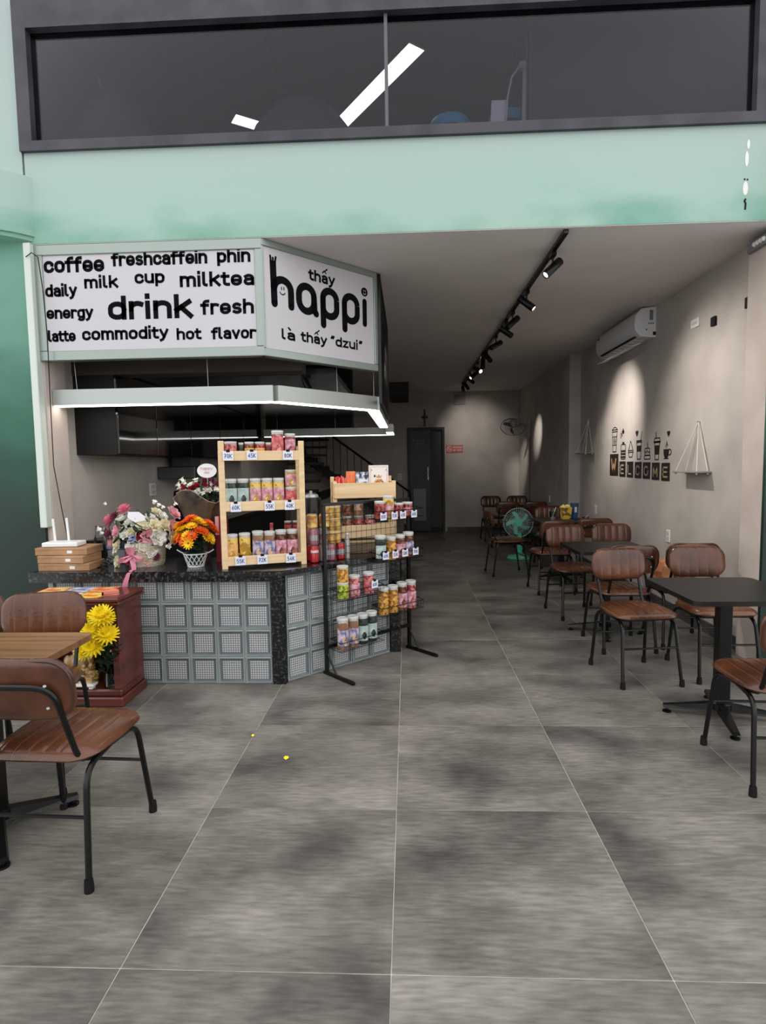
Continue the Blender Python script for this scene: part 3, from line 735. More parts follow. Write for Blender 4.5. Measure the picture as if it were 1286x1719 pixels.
def make_chair(label, loc, rz):
    t = thing('dining_chair', label, 'chair', loc, rz)
    sm, seams, ext = cushion(.425, .41, .062, .09, 6)
    sm.v = [(x * (1 - .08 * (-y / .2) * (y < 0)), y, z) for x, y, z in sm.v]
    seat = sm.obj('seat', [M_lea, M_stitch], t, (0, .015, .45), smooth=60)
    MB().box(-.17, .17, -.15, .17, -.012, .0).obj('seat_board', M_blackm, t, (0, .015, .438))
    bm_, _, _ = cushion(.40, .225, .055, .085, 5, under=.35)
    v2 = []
    for x, y, z in bm_.v: v2.append((x, z - 1.0 * (x * x) * -.5 , y))
    bm_.v = v2; bm_.f = [f[::-1] for f in bm_.f]
    bk = bm_.obj('backrest', [M_lea, M_stitch], t, (0, -.252, .73), smooth=60, rot=(R(8), 0, 0))
    rim = [(x, .0 + .5 * x * x - .009, z) for x, z in rrect(-.193, .193, -.106, .106, .08, 6)]
    MB().tube(rim, .0045, 5, closed=True).obj('piping', M_leab, bk)
    bolts = MB()
    for s_ in (-1, 1):
        for z_ in (-.05, .03):
            MB().ball((0, 0, 0), .006, 8).obj('bolt', M_alu, bk, (s_ * .125, -.026, z_))
    for s_ in (-1, 1):
        fr = smooth_path([(s_ * .20, .245, 0), (s_ * .178, .185, .418), (s_ * .172, .0, .425)], 6, .075)
        lg = MB().tube(fr, .0115, 8).obj('leg', M_black, t)
        MB().lathe([(.0, 0), (.0165, 0), (.0165, .02), (.0145, .045), (.0, .046)], 12).obj('foot_cap', M_blackm, lg, (s_ * .20, .245, 0))
        rr = smooth_path([(s_ * .20, -.225, 0), (s_ * .182, -.175, .418), (s_ * .172, .0, .425)], 6, .075)
        lg = MB().tube(rr, .0115, 8).obj('leg', M_black, t)
        MB().lathe([(.0, 0), (.0165, 0), (.0165, .02), (.0145, .045), (.0, .046)], 12).obj('foot_cap', M_blackm, lg, (s_ * .20, -.225, 0))
    for y_ in (.208, -.194):
        MB().tube([(-.188, y_, .25), (.188, y_, .25)], .007, 7).obj('stretcher', M_black, t)
    bf = smooth_path([(.135, -.03, .424), (.150, -.155, .424), (.152, -.285, .752), (-.152, -.285, .752), (-.150, -.155, .424), (-.135, -.03, .424)], 7, .075)
    MB().tube(bf, .0105, 8).obj('back_frame', M_black, t)
    return t
ch0 = make_chair('brown leatherette chair in the left foreground, seen from behind beside the wood-top table', (-1.318, 2.085, 0), R(-2))
chairs = [
 ((-1.965, 2.08), 2, 'brown chair at the far left edge, its near side cut off by the picture edge', 'l'),
 ((-1.81, 2.60), 194, 'brown chair behind the wood-top table, its ribbed back beside the yellow flowers', 'l'),
 ((-2.26, 2.585), 180, 'brown chair behind the wood-top table, mostly cut off by the left picture edge', 'l'),
 ((1.70, 2.69), -3, 'brown chair at the right picture edge in front of the nearest black table', 'r'),
 ((1.54, 3.95), 187, 'brown chair behind the nearest black table, on its aisle side, facing the entrance', 'r'),
 ((2.10, 4.02), 180, 'brown chair behind the nearest black table, on its wall side', 'r'),
 ((1.675, 4.61), 2, 'brown chair in front of the second black table, its back toward the entrance', 'r'),
 ((1.60, 5.60), 186, 'brown chair behind the second black table, on its aisle side', 'r'),
 ((2.06, 5.68), 180, 'brown chair behind the second black table, next to the wall', 'r'),
 ((1.63, 6.62), 3, 'brown chair with its back to the entrance at the popcorn box table, aisle side', 'r'),
 ((2.10, 6.78), 0, 'brown chair with its back to the entrance at the popcorn box table, wall side', 'r'),
 ((1.30, 7.70), -83, 'brown chair turned sideways in the aisle in front of the mint fan', 'r'),
 ((2.05, 8.28), 180, 'brown chair facing the entrance behind the table with the popcorn box', 'r'),
 ((1.66, 9.85), 0, 'brown chair directly behind the mint fan, back to the entrance, aisle side', 'r'),
 ((2.10, 9.80), 0, 'brown chair behind the mint fan, back to the entrance, wall side', 'r'),
 ((1.64, 11.15), 183, 'farthest brown chair on the aisle side, against the back wall', 'r'),
 ((2.13, 11.1), 180, 'farthest brown chair on the wall side, under the wall fan', 'r'),
]
for (x, y), a, lab, g_ in chairs:
    dup(ch0, (x, y, 0), R(a), lab, 'brown leatherette chairs')
ch0['group'] = 'brown leatherette chairs'

# ---------------------------------------------------------------- tables
M_ttop = noise_mat('black_table_top', (22, 20, 20), (28, 26, 25), .4, 9, spec=.35)
M_wood = noise_mat('walnut_table_top', (96, 62, 36), (150, 106, 66), .4, 2.6, (.5, 7, 1), 7, lo=.3, hi=.7)
def table(label, loc, rz, w_=.63, d_=.63, top=M_ttop, H=.745, arot=0):
    t = thing('cafe_table', label, 'table', loc, rz)
    pl_ = rrect(-w_ / 2, w_ / 2, -d_ / 2, d_ / 2, .035, 4)
    MB().prism(pl_, H - .026, H).obj('table_top', top, t)
    MB().box(-.12, .12, -.12, .12, H - .034, H - .026).obj('mounting_plate', M_blackm, t)
    MB().box(-.034, .034, -.034, .034, .075, H - .034, bev=.004).obj('column', M_black, t)
    MB().lathe([(.055, .05), (.055, .085), (.04, .095)], 16).obj('hub', M_black, t)
    for k in range(4):
        a = R(arot + 90 * k)
        q = MB().add([(0, -.03, .04), (0, .03, .04), (0, .022, .09), (0, -.022, .09), (.30, -.02, .028), (.30, .02, .028), (.30, .014, .045), (.30, -.014, .045)],
                     [(0, 1, 2, 3), (4, 7, 6, 5), (0, 4, 5, 1), (3, 2, 6, 7), (0, 3, 7, 4), (1, 5, 6, 2)])
        lg = q.obj('leg', M_black, t, rz=a)
        MB().lathe([(.0, 0), (.024, 0), (.024, .008), (.008, .012), (.008, .03), (0, .03)], 14).obj('leveling_foot', M_black, lg, (.28, 0, 0))
    return t
table('nearest black cafe table at the right picture edge', (1.775, 3.28, 0), 0, arot=-14)
table('second black cafe table along the right wall, between two rows of chairs', (1.69, 4.975, 0), 0, arot=-14)
table('third black table holding the popcorn box and the blue cup', (1.93, 7.33, 0), 0, arot=10)
table('farthest black table, half hidden behind the mint fan', (1.93, 10.45, 0), 0, arot=10)
table('wood-grain topped cafe table at the left picture edge', (-1.70, 2.185, 0), 0, .60, .55, M_wood, arot=40)

# ---------------------------------------------------------------- right wall
def wall_r(x=RX): return x
ac = thing('air_conditioner', 'white split air conditioner high on the right wall', 'air conditioner', (RX, 6.08, 2.72))
prof = [(0, 0), (-.05, -.0), (-.16, .015), (-.205, .07), (-.215, .13), (-.205, .22), (-.15, .285), (-.03, .30), (0, .30)]
q = MB(); n_ = len(prof); Lc = 1.20
q.add([(x, 0, z) for x, z in prof] + [(x, Lc, z) for x, z in prof], [tuple(range(n_)), tuple(range(n_, 2 * n_))[::-1]] + [(i, n_ + i, n_ + (i + 1) % n_, (i + 1) % n_) for i in range(n_)])
M_acw = mat('ac_white', (222, 224, 228), .3, coat=.3)
q.obj('body', M_acw, ac, smooth=40)
MB().box(-.19, -.06, .08, Lc - .08, -.004, .004, 0, RY(.12)).obj('outlet_slot', M_blackm, ac, (0, 0, .0))
for k in range(9): MB().box(-.175, -.075, 0, .05, -.008, -.004).obj('vane', M_acw, ac, (0, .12 + k * .125, .0))
MB().box(-.225, -.13, .06, Lc - .06, -.014, -.006, bev=.002).obj('flap', M_acw, ac, (0, 0, 0), rot=(0, R(-16), 0))
MB().box(-.065, -.03, -.001, .0, .17, .27).obj('rating_label', mat('rating_grey', (120, 124, 130), .5), ac)
for dx in (0, .02, .04): MB().box(-.075 + dx, -.062 + dx, -.001, .0, .13, .145).obj('symbol', mat('symbol_green', (70, 110, 100), .5), ac)
MB().box(-.03, 0, -.003, .0, .02, .055).obj('pipe_cap', M_blackm, ac)
MB().box(-.10, -.088, -.001, .0, .07, .085).obj('sticker', M_blackm, ac)
MB().box(-.2075, -.2065, Lc - .1, Lc - .04, .21, .225).obj('energy_label', M_blackm, ac)
plate('light_switch', 'white double switch high on the right wall', 'switch', (RX, 5.26, 2.66), -PI / 2, .14, .075, n=1)
plate('blank_plate', 'black square cap beside the high white switch', 'wall plate', (RX, 4.945, 2.60), -PI / 2, .065, .075, m=M_blackm, n=0, depth=.02)
plate('blank_plate', 'black cap at the corner of the pale pier', 'wall plate', (RX, 4.47, 2.62), -PI / 2, .05, .08, m=M_blackm, n=0, depth=.02)
plate('wall_socket', 'white socket on the right wall above the chairs of the nearest table', 'socket', (RX, 5.68, .74), -PI / 2, .075, .12)
plate('wall_socket', 'white socket on the right wall behind the second black table', 'socket', (RX, 7.86, .83), -PI / 2, .075, .12)
plate('wall_socket', 'white socket low on the far right wall beyond the column', 'socket', (2.41, 9.9, .86), -PI / 2, .075, .12)
plate('light_switch', 'white switch on the back wall left of the dark door', 'switch', (-.17, BY, 1.22), 0, .085, .13)
bx = thing('wall_box', 'grey wired box under the ceiling corner of the pale pier', 'box', (2.47, 4.2, 2.96))
MB().box(-.03, 0, -.07, .16, -.035, .035, bev=.004).obj('housing', mat('box_grey', (120, 122, 124), .5), bx)
for k in range(4): MB().ball((-.032, -.04 + k * .035, 0), .018, 8).obj('connector', M_white, bx)

# WELCOME letter tiles and drink stickers
M_tile_b = noise_mat('dark_letter_tile', (26, 18, 16), (40, 28, 24), .5, 20)
cols = {'a': (206, 160, 120), 'b': (190, 170, 160), 'c': (150, 138, 134), 'd': (176, 150, 118)}
data = [('W', 7.335, 7.057, 1.300, 1.562, 'a'), ('E', 7.01, 6.825, 1.292, 1.471, 'b'), ('L', 6.775, 6.595, 1.289, 1.467, 'b'), ('C', 6.544, 6.366, 1.284, 1.462, 'c'),
        ('O', 6.323, 6.138, 1.282, 1.457, 'c'), ('M', 6.094, 5.914, 1.276, 1.453, 'd'), ('E', 5.870, 5.687, 1.273, 1.449, 'd')]
ords = ('first and tallest', 'second', 'third', 'fourth', 'fifth', 'sixth', 'last')
for k, (ch, ya, yb, za, zb, cc) in enumerate(data):
    w_ = ya - yb; h_ = zb - za
    t = thing('letter_tile', '%s dark letter tile of the wall word, reading %s' % (ords[k], ch), 'letter tile', (RX, ya, za), -PI / 2, 'letter tiles spelling the greeting')
    MB().box(.004, w_ - .004, -.008, 0, 0, h_, bev=.002).obj('board', M_tile_b, t)
    mm = mat('letter_' + cc, cols[cc], .5)
    text_mb(ch, w_ * .2, w_ * .8, h_ * .17, h_ * .47, .2, y=-.0092).obj('letter', mm, t, smooth=0)
M_vin = mat('black_vinyl', (20, 19, 19), .5)
def sticker(label, ya, yb, za, zb, draw):
    q = MB(); w_ = ya - yb; h_ = zb - za
    draw(q, w_, h_)
    o = q.obj('wall_sticker', M_vin, None, (RX - .002, ya, za), -PI / 2, smooth=0)
    tag(o, label, 'wall sticker', 'drink stickers above the letter tiles')
lw_ = .012
def S(q, pts, w_=lw_): strip(q, pts, w_)
def closed(q, pts, w_=lw_): strip(q, list(pts) + [pts[0], pts[1]], w_)
def solid(q, pts): q.add([(x, 0, z) for x, z in pts], [tuple(range(len(pts)))])
def heart(cx, cz, s):
    return [(cx, cz - s)] + [(cx + s * .95, cz + .1 * s)] + arc(cx + s * .48, cz + s * .35, s * .48, s * .42, 0, 180, 5) + arc(cx - s * .48, cz + s * .35, s * .48, s * .42, 0, 180, 5) + [(cx - s * .95, cz + .1 * s)]
def d_tall(q, w, h):
    closed(q, [(.04, 0), (w - .04, 0), (w - .015, h * .8), (.015, h * .8)]); S(q, arc(w / 2, h * .84, w * .42, h * .14, 0, 180, 8)); S(q, [(0, h * .8), (w, h * .8)]); S(q, [(.0, h * .88), (w, h * .88)])
    S(q, [(.015, h * .6), (w - .015, h * .6)]); S(q, [(.03, h * .27), (w - .03, h * .27)]); closed(q, arc(w / 2, h * .43, w * .22, h * .1, 0, 330, 10), .009); solid(q, heart(w / 2, h * .42, .018))
def d_bottle(q, w, h):
    closed(q, rrect(0, w, 0, h * .85, .02, 3)); solid(q, [(w * .3, h * .86), (w * .7, h * .86), (w * .7, h), (w * .3, h)])
    for z in (.12, .3, .46): S(q, [(0, h * z), (w, h * z)], .024)
def d_ice(q, w, h):
    S(q, [(.0, h * .47), (w, h * .47)]); S(q, [(.0, h * .37), (w, h * .37)]); S(q, [(.02, h * .5), (w * .45, h), (w * .62, h * .85), (w - .02, h * .5)]); S(q, [(.02, h * .36), (.035, .02), (w - .035, .02), (w - .02, h * .36)])
def d_cup2(q, w, h):
    S(q, [(.01, h * .66), (.03, 0), (w - .03, 0), (w - .01, h * .66)]); solid(q, [(.02, h * .30), (w - .02, h * .30), (w - .012, h * .55), (.012, h * .55)]); S(q, [(0, h * .68), (w, h * .68)]); S(q, [(0, h * .74), (w, h * .74)], .016)
    S(q, [(w * .75, h * .75), (w, h * 1.1)], .01)
def d_cake(q, w, h):
    closed(q, rrect(0, w, 0, h * .22, .012, 3)); closed(q, rrect(.012, w - .012, h * .22, h * .62, .015, 3)); S(q, [(.015, h * .46), (w * .3, h * .36), (w * .5, h * .5), (w * .7, h * .36), (w - .015, h * .46)])
    S(q, [(w * .4, h * .62), (w * .5, h), (w * .6, h * .75), (w * .56, h * .62)], .009)
def d_cup3(q, w, h):
    S(q, [(.01, h * .75), (.03, 0), (w - .03, 0), (w - .01, h * .75)]); solid(q, [(.022, h * .22), (w - .022, h * .22), (w - .012, h * .62), (.012, h * .62)]); S(q, [(-.01, h * .76), (w + .01, h * .76)], .02); closed(q, [(0, h * .78), (w, h * .78), (w - .01, h * .93), (.01, h * .93)]); S(q, [(w * .35, h * .93), (w * .3, h * 1.2)], .016)
def d_mug(q, w, h):
    m_ = w * .74; solid(q, [(.0, h * .55), (.01, h * .2), (.03, h * .1), (m_ - .03, h * .1), (m_ - .01, h * .2), (m_, h * .55)]); solid(q, [(.0, 0), (m_, 0), (m_ - .02, h * .06), (.02, h * .06)]); solid(q, [(.03, h * .05), (m_ - .03, h * .05), (m_ - .03, h * .12), (.03, h * .12)])
    S(q, arc(m_, h * .38, w * .26, h * .16, 90, -90, 7), .014); S(q, [(m_ * .5, h * .6), (m_ * .38, h * .75), (m_ * .6, h * .85), (m_ * .5, h)], .01); S(q, [(m_ * .62, h * .68), (m_ * .72, h * .78), (m_ * .5, h * .92)], .01)
sticker('black outline sticker of the tall lidded travel cup above the first letter', 7.29, 7.10, 1.588, 1.89, d_tall)
sticker('black outline sticker of a banded bottle above the second letter', 6.98, 6.84, 1.497, 1.697, d_bottle)
sticker('black outline sticker of an ice cream cup above the third letter', 6.76, 6.60, 1.497, 1.697, d_ice)
sticker('black sticker of a takeaway cup with a slanted straw above the fourth letter', 6.52, 6.37, 1.492, 1.76, d_cup2)
sticker('black outline sticker of a small cake above the fifth letter', 6.30, 6.15, 1.489, 1.672, d_cake)
sticker('black sticker of a takeaway cup with an upright straw above the sixth letter', 6.06, 5.92, 1.481, 1.715, d_cup3)
sticker('solid black sticker of a steaming mug above the last letter', 5.84, 5.67, 1.485, 1.66, d_mug)
sticker('small black heart sticker beside the slanted straw', 6.55, 6.47, 1.738, 1.812, lambda q, w, h: solid(q, heart(w / 2, h * .5, w * .5)))
sticker('small black heart sticker above the steaming mug', 5.77, 5.70, 1.70, 1.761, lambda q, w, h: solid(q, heart(w / 2, h * .5, w * .5)))
def d_beans(q, w, h):
    for x, z, a in ((.3, .3, 40), (.55, .5, 40), (.75, .75, 40)): closed(q, [(w * x + .022 * math.cos(R(t)) * .6, h * z + .03 * math.sin(R(t))) for t in range(0, 360, 40)], .007)
    solid(q, [(w * .55, h * .6), (w * .95, h * .45), (w, h * .7), (w * .8, h)])
sticker('small black coffee bean sticker above the banded bottle', 7.03, 6.885, 1.744, 1.849, d_beans)

# rope shelves
def rope_shelf(label, ya, yb, z, apex, depth=.13):
    t = thing('rope_shelf', label, 'shelf', (RX, (ya + yb) / 2, z)); h = (ya - yb) / 2
    MB().box(-depth, 0, -h, h, -.014, 0, bev=.003).obj('board', mat('grey_shelf_board', (150, 144, 140), .6), t)
    M_rope = mat('white_rope', (220, 214, 206), .9)
    for y_, x_ in ((-h + .03, -depth + .02), (h - .03, -depth + .02), (-h + .03, -.02), (h - .03, -.02)):
        MB().tube([(x_, y_, 0), (-.012, 0, apex - z)], .0042, 6).obj('rope', M_rope, t)
        MB().ball((x_, y_, -.02), .011, 8).obj('knot', M_rope, t)
    MB().tube([(0, 0, apex - z), (-.025, 0, apex - z)], .006, 6).obj('hook', M_alu, t)
rope_shelf('rope-hung shelf on the right wall near the pale pier', 5.36, 4.92, 1.375, 1.80)
rope_shelf('rope-hung shelf on the right wall beside the column', 8.45, 7.95, 1.60, 2.06)

# wall fan
def fan_blades(q, r, n=5, M=None, ph=0):
    for k in range(n):
        a = 2 * PI * k / n + ph; P = []
        for i in range(5):
            rr = .18 * r + (r * .82) * i / 4
            for j in range(4):
                ww = (.28 + .36 * math.sin(PI * min(1, (i + 1) / 4.6))) * (j / 3 - .5) + a + .12 * i
                P.append((rr * math.cos(ww), -.03 * (j / 3 - .5), rr * math.sin(ww)))
        F = [(i * 4 + j, i * 4 + j + 1, (i + 1) * 4 + j + 1, (i + 1) * 4 + j) for i in range(4) for j in range(3)]
        q.add(P, F, 0, M)
def cage(q, r, dep, M=None, nr=40, wr=.0016):
    for s_ in (-1, 1):
        q.tube([(r * math.cos(2 * PI * k / 32), s_ * .004, r * math.sin(2 * PI * k / 32)) for k in range(32)], .005, 6, M=M, closed=True)
        for k in range(nr):
            a = 2 * PI * k / nr
            q.tube([(f * r * math.cos(a), s_ * dep * (1 - f ** 3), f * r * math.sin(a)) for f in (.2, .6, .9, 1)], wr, 3, M=M)
        q.tube([(.6 * r * math.cos(2 * PI * k / 24), s_ * dep * .8, .6 * r * math.sin(2 * PI * k / 24)) for k in range(24)], wr * 1.2, 4, M=M, closed=True)
wfn = thing('wall_fan', 'dark bladed wall fan mounted high at the far end of the right wall', 'fan', (2.41, 11.5, 2.15))
M_fg = mat('grey_blades', (66, 86, 92), .3); M_gw = mat('light_grey_plastic', (180, 182, 182), .4); M_wire = mat('cage_wire', (120, 122, 124), .35, .6)
MB().box(-.03, 0, -.05, .05, -.17, .17, bev=.015).obj('wall_bracket', M_gw, wfn)
MB().tube([(-.03, 0, .05), (-.11, -.02, .07), (-.2, -.04, .04)], .022, 8).obj('arm', M_gw, wfn)
MF = T(-.36, -.12, .02) @ RZ(R(-18)) @ ROX(R(50))
MB().ball((0, .08, .02), .08, 14, 0, (1, 1.2, 1), MF).obj('motor_housing', M_gw, wfn)
q = MB(); fan_blades(q, .20, 3, MF); q.obj('blades', M_fg, wfn)
q = MB(); cage(q, .235, .055, MF, 36); q.obj('cage', M_wire, wfn, kind='stuff')
MB().tube([(-.01, -.03, -.17), (-.008, -.06, -.5), (-.006, -.02, -.9), (-.006, -.02, -1.6)], .005, 5).obj('cord', M_blackm, wfn)
# mint fan
mf = thing('desk_fan', 'mint green standing fan on the floor behind the sideways chair', 'fan', (1.72, 8.95, 0))
MB().lathe([(.0, 0), (.185, 0), (.19, .015), (.17, .04), (.09, .058), (.05, .07), (.048, .10)], 36).obj('base', M_mint, mf)
MB().lathe([(.046, .09), (.046, .30), (.036, .31), (.034, .40)], 18).obj('pole', M_mint, mf)
MB().box(-.04, .04, -.19, -.14, .03, .055, bev=.006).obj('control_knob', M_white, mf)
MH = T(-.03, -.05, .56)
MB().ball((0, .10, 0), .085, 16, 0, (1, 1.2, 1), MH).obj('motor_housing', M_mint, mf)
q = MB(); fan_blades(q, .185, 5, MH, .3); q.obj('blades', mat('mint_blades', (130, 228, 204), .3), mf)
MB().lathe([(0, 0), (.045, 0), (.05, .012), (0, .016)], 20, 0, MH @ T(0, -.06, 0) @ ROX(PI / 2)).obj('hub_cap', M_mint, mf)
q = MB(); cage(q, .225, .06, MH, 44, .0018); q.obj('cage', mat('mint_cage', (190, 222, 214), .35), mf, kind='stuff')

# things on the third table
gl = thing('drinking_glass', 'clear glass with a straw on the table with the popcorn box', 'glass', (1.80, 7.24, .745))
MB().lathe([(.0, 0), (.033, 0), (.042, .12), (.039, .12), (.031, .008), (0, .006)], 20).obj('bowl', M_clear, gl)
MB().tube([(-.015, 0, .01), (.04, 0, .17)], .004, 6).obj('straw', M_white, gl)
MB().lathe([(0, .008), (.032, .008), (.037, .05), (0, .05)], 16).obj('water', mat('icy_water', (170, 170, 166), .2), gl)
pc = thing('popcorn_box', 'yellow printed popcorn box beside the blue cup on the third black table', 'box', (2.03, 7.5, .745))
q = MB().add([(-.05, -.05, 0), (.05, -.05, 0), (.05, .05, 0), (-.05, .05, 0), (-.065, -.065, .15), (.065, -.065, .15), (.065, .065, .15), (-.065, .065, .15)],
             [(0, 3, 2, 1), (0, 1, 5, 4), (1, 2, 6, 5), (2, 3, 7, 6), (3, 0, 4, 7)])
q.obj('carton', noise_mat('popcorn_print', (226, 190, 60), (120, 90, 50), .5, 22, lo=.45, hi=.6, kind='voronoi'), pc)
q = MB()
for k in range(22): q.ball((random.uniform(-.05, .05), random.uniform(-.05, .05), .15 + random.uniform(-.01, .02)), .018, 6)
q.obj('popcorn', mat('popcorn', (240, 222, 140), .7), pc, kind='stuff')
bc = thing('paper_cup', 'tall blue paper cup behind the popcorn box', 'cup', (2.16, 7.56, .745))
MB().lathe([(.0, 0), (.038, 0), (.055, .19), (.058, .19), (.058, .196), (.05, .196), (.036, .01), (0, .01)], 22).obj('cup', mat('blue_cup', (50, 84, 118), .4), bc)
MB().box(-.014, .014, -.0525, -.05, .08, .15).obj('print', M_white, bc)
tg = thing('glass_dish', 'small clear glass dish at the wall end of the third black table', 'dish', (2.2, 7.22, .745))
MB().lathe([(.0, 0), (.03, 0), (.042, .05), (.039, .05), (.028, .006), (0, .006)], 18).obj('bowl', M_clear, tg)
MB().tube([(-.02, 0, .01), (.03, 0, .08)], .004, 6).obj('spoon', M_alu, tg)
# orange bag on the wall-side seat of the second table
chx = dup(ch0, (2.19, 4.70, 0), R(-4), 'brown chair holding the crumpled orange bag, hidden behind the nearest wall-side chair', 'brown leatherette chairs')
q = MB(); P = []; nlat, nlon = 9, 16
rn = random.Random(3)
for i in range(nlat + 1):
    for k in range(nlon):
        th = PI * i / nlat; ph = 2 * PI * k / nlon; f = 1 + rn.uniform(-.16, .16)
        P.append((.17 * f * math.sin(th) * math.cos(ph), .16 * f * math.sin(th) * math.sin(ph), max(-.075, .11 * f * math.cos(th))))
F = [(i * nlon + k, (i + 1) * nlon + k, (i + 1) * nlon + (k + 1) % nlon, i * nlon + (k + 1) % nlon) for i in range(nlat) for k in range(nlon)]
q.add(P, F)
tag(q.obj('crumpled_bag', noise_mat('orange_bag', (176, 104, 60), (214, 150, 104), .4, 8), None, (2.14, 4.74, .568), smooth=20), 'crumpled orange-brown bag on a seat behind the nearest black table', 'bag')

# back wall: sign, cross, box
ns = thing('no_smoking_sign', 'red no smoking sign on the back wall right of the dark door', 'sign', (.845, BY, 1.72))
MB().box(0, .36, -.008, 0, 0, .165).obj('plate', mat('sign_red_plate', (196, 92, 74), .5), ns)
q = MB(); closed(q, arc(.07, .083, .05, .055, 0, 350, 16), .010); S(q, [(.035, .12), (.105, .045)], .010); S(q, [(.045, .083), (.095, .083)], .014)
for p in range(len(q.v)): q.v[p] = (q.v[p][0], -.0085, q.v[p][2])
q.obj('symbol', M_white, ns, smooth=0)
text_mb('KHONG', .15, .34, .098, .030, .2, y=-.0085).obj('lettering', M_white, ns, smooth=0)
text_mb('HUT THUOC', .15, .34, .036, .030, .2, y=-.0085).obj('lettering', M_white, ns, smooth=0)
cr = thing('wall_cross', 'dark carved wooden cross on the wall above the dark door', 'cross', (.385, BY, 2.30))
MB().box(-.02, .02, -.025, 0, 0, .36, bev=.006).obj('upright', mat('dark_wood', (60, 34, 28), .5), cr)
MB().box(-.07, .07, -.03, 0, .17, .22, bev=.01).obj('crossbar', mat('dark_wood', (60, 34, 28), .5), cr)
MB().ball((0, -.03, .195), .035, 10).obj('figure', mat('red_wood', (120, 60, 46), .5), cr)
pb = thing('ceiling_box', 'grey square box on the back wall at the end of the light track', 'box', (1.14, BY, 2.86))
MB().box(-.12, .12, -.05, 0, -.11, .11, bev=.008).obj('housing', mat('pale_grey_box', (140, 138, 136), .6), pb)
MB().box(-.09, .09, -.055, -.05, -.08, .08, bev=.003).obj('cover', mat('pale_grey_box', (140, 138, 136), .6), pb)

# ---------------------------------------------------------------- jars, cans, tags
def content(name, c1, c2, sc=70): return noise_mat(name, c1, c2, .35, sc, kind='voronoi', lo=.3, hi=.7, coat=.5)
CT = {
 'nuts': content('golden_nuts', (150, 96, 36), (232, 176, 84)), 'green': content('green_sweets', (96, 120, 24), (200, 206, 70)),
 'pink': content('pink_snacks', (132, 44, 52), (220, 136, 130)), 'red': content('red_snacks', (96, 26, 30), (190, 84, 76)),
 'beige': content('beige_wafers', (140, 100, 76), (206, 170, 140), 30), 'dark': content('dark_seaweed', (16, 22, 20), (52, 64, 56), 40),
 'brown': content('brown_snacks', (70, 34, 24), (150, 90, 60)), 'yellow': content('yellow_chips', (176, 130, 40), (232, 196, 96), 45),
}
LB = {
 'pink': noise_mat('pink_label', (178, 98, 118), (222, 176, 184), .5, 26, lo=.4, hi=.6), 'blue': noise_mat('blue_white_label', (78, 96, 150), (208, 190, 200), .5, 22, lo=.4, hi=.55),
 'pale': noise_mat('pale_green_label', (140, 168, 170), (200, 210, 196), .5, 22), 'orange': noise_mat('orange_label', (214, 150, 80), (240, 200, 130), .5, 24),
 'red': noise_mat('red_label', (160, 40, 50), (226, 130, 130), .5, 24),
}
M_lid = mat('translucent_lid', (206, 206, 202), .35, coat=.3)
M_clr = mat('jar_plastic', (172, 170, 164), .15, coat=.6)
def jar(label, loc, r, h, ct_, lb=None, rz=0, lbz=(.12, .62), group=None, top=None):
    t = thing('snack_jar', label, 'jar', loc, rz, group)
    q = MB().lathe([(r * .9, 0), (r, .006), (r, h * .86)], 22, 0)
    q.obj('contents', CT[ct_], t)
    MB().lathe([(r, h * .86), (r * .98, h * .90), (r * .93, h * .93)], 22).obj('neck', M_clr, t)
    MB().lathe([(r * .99, h * .92), (r * 1.01, h * .925), (r * 1.01, h * .99), (r * .95, h), (r * .8, h), (r * .78, h * .985)], 22).obj('lid', M_lid, t)
    if lb:
        P = []; n = 12
        for i in range(n + 1):
            a = -PI / 2 + R(-75 + 150 * i / n)
            for z in (h * lbz[0], h * lbz[1]): P.append(((r + .0012) * math.cos(a), (r + .0012) * math.sin(a), z))
        MB().add(P, [(2 * i, 2 * i + 2, 2 * i + 3, 2 * i + 1) for i in range(n)]).obj('label', LB[lb], t)
        P = []
        for i in range(7):
            a = -PI / 2 + R(-28 + 56 * i / 6); rr = .32 * math.sin(PI * (i + .001) / 6)
            for s_ in (-1, 1): P.append(((r + .002) * math.cos(a), (r + .002) * math.sin(a), h * (lbz[0] + (lbz[1] - lbz[0]) * (.35 + s_ * rr * .8))))
        MB().add(P, [(2 * i, 2 * i + 2, 2 * i + 3, 2 * i + 1) for i in range(6)]).obj('label_picture', CT[ct_], t)
    return t
def pricetag(txt, label, loc, rz, w_=.068, h_=.062, group='handwritten price tags'):
    t = thing('price_tag', label, 'price tag', loc, rz, group)
    MB().box(-w_ / 2, w_ / 2, -.0015, 0, 0, h_).obj('card', M_tag, t)
    text_mb(txt, -w_ * .38, w_ * .38, h_ * .22, h_ * .36, .19, y=-.0022).obj('lettering', M_blue, t, smooth=0)
    MB().box(-.012, .012, -.005, .006, h_ - .008, h_ + .008, bev=.002).obj('clip', M_blackm, t)
    return t

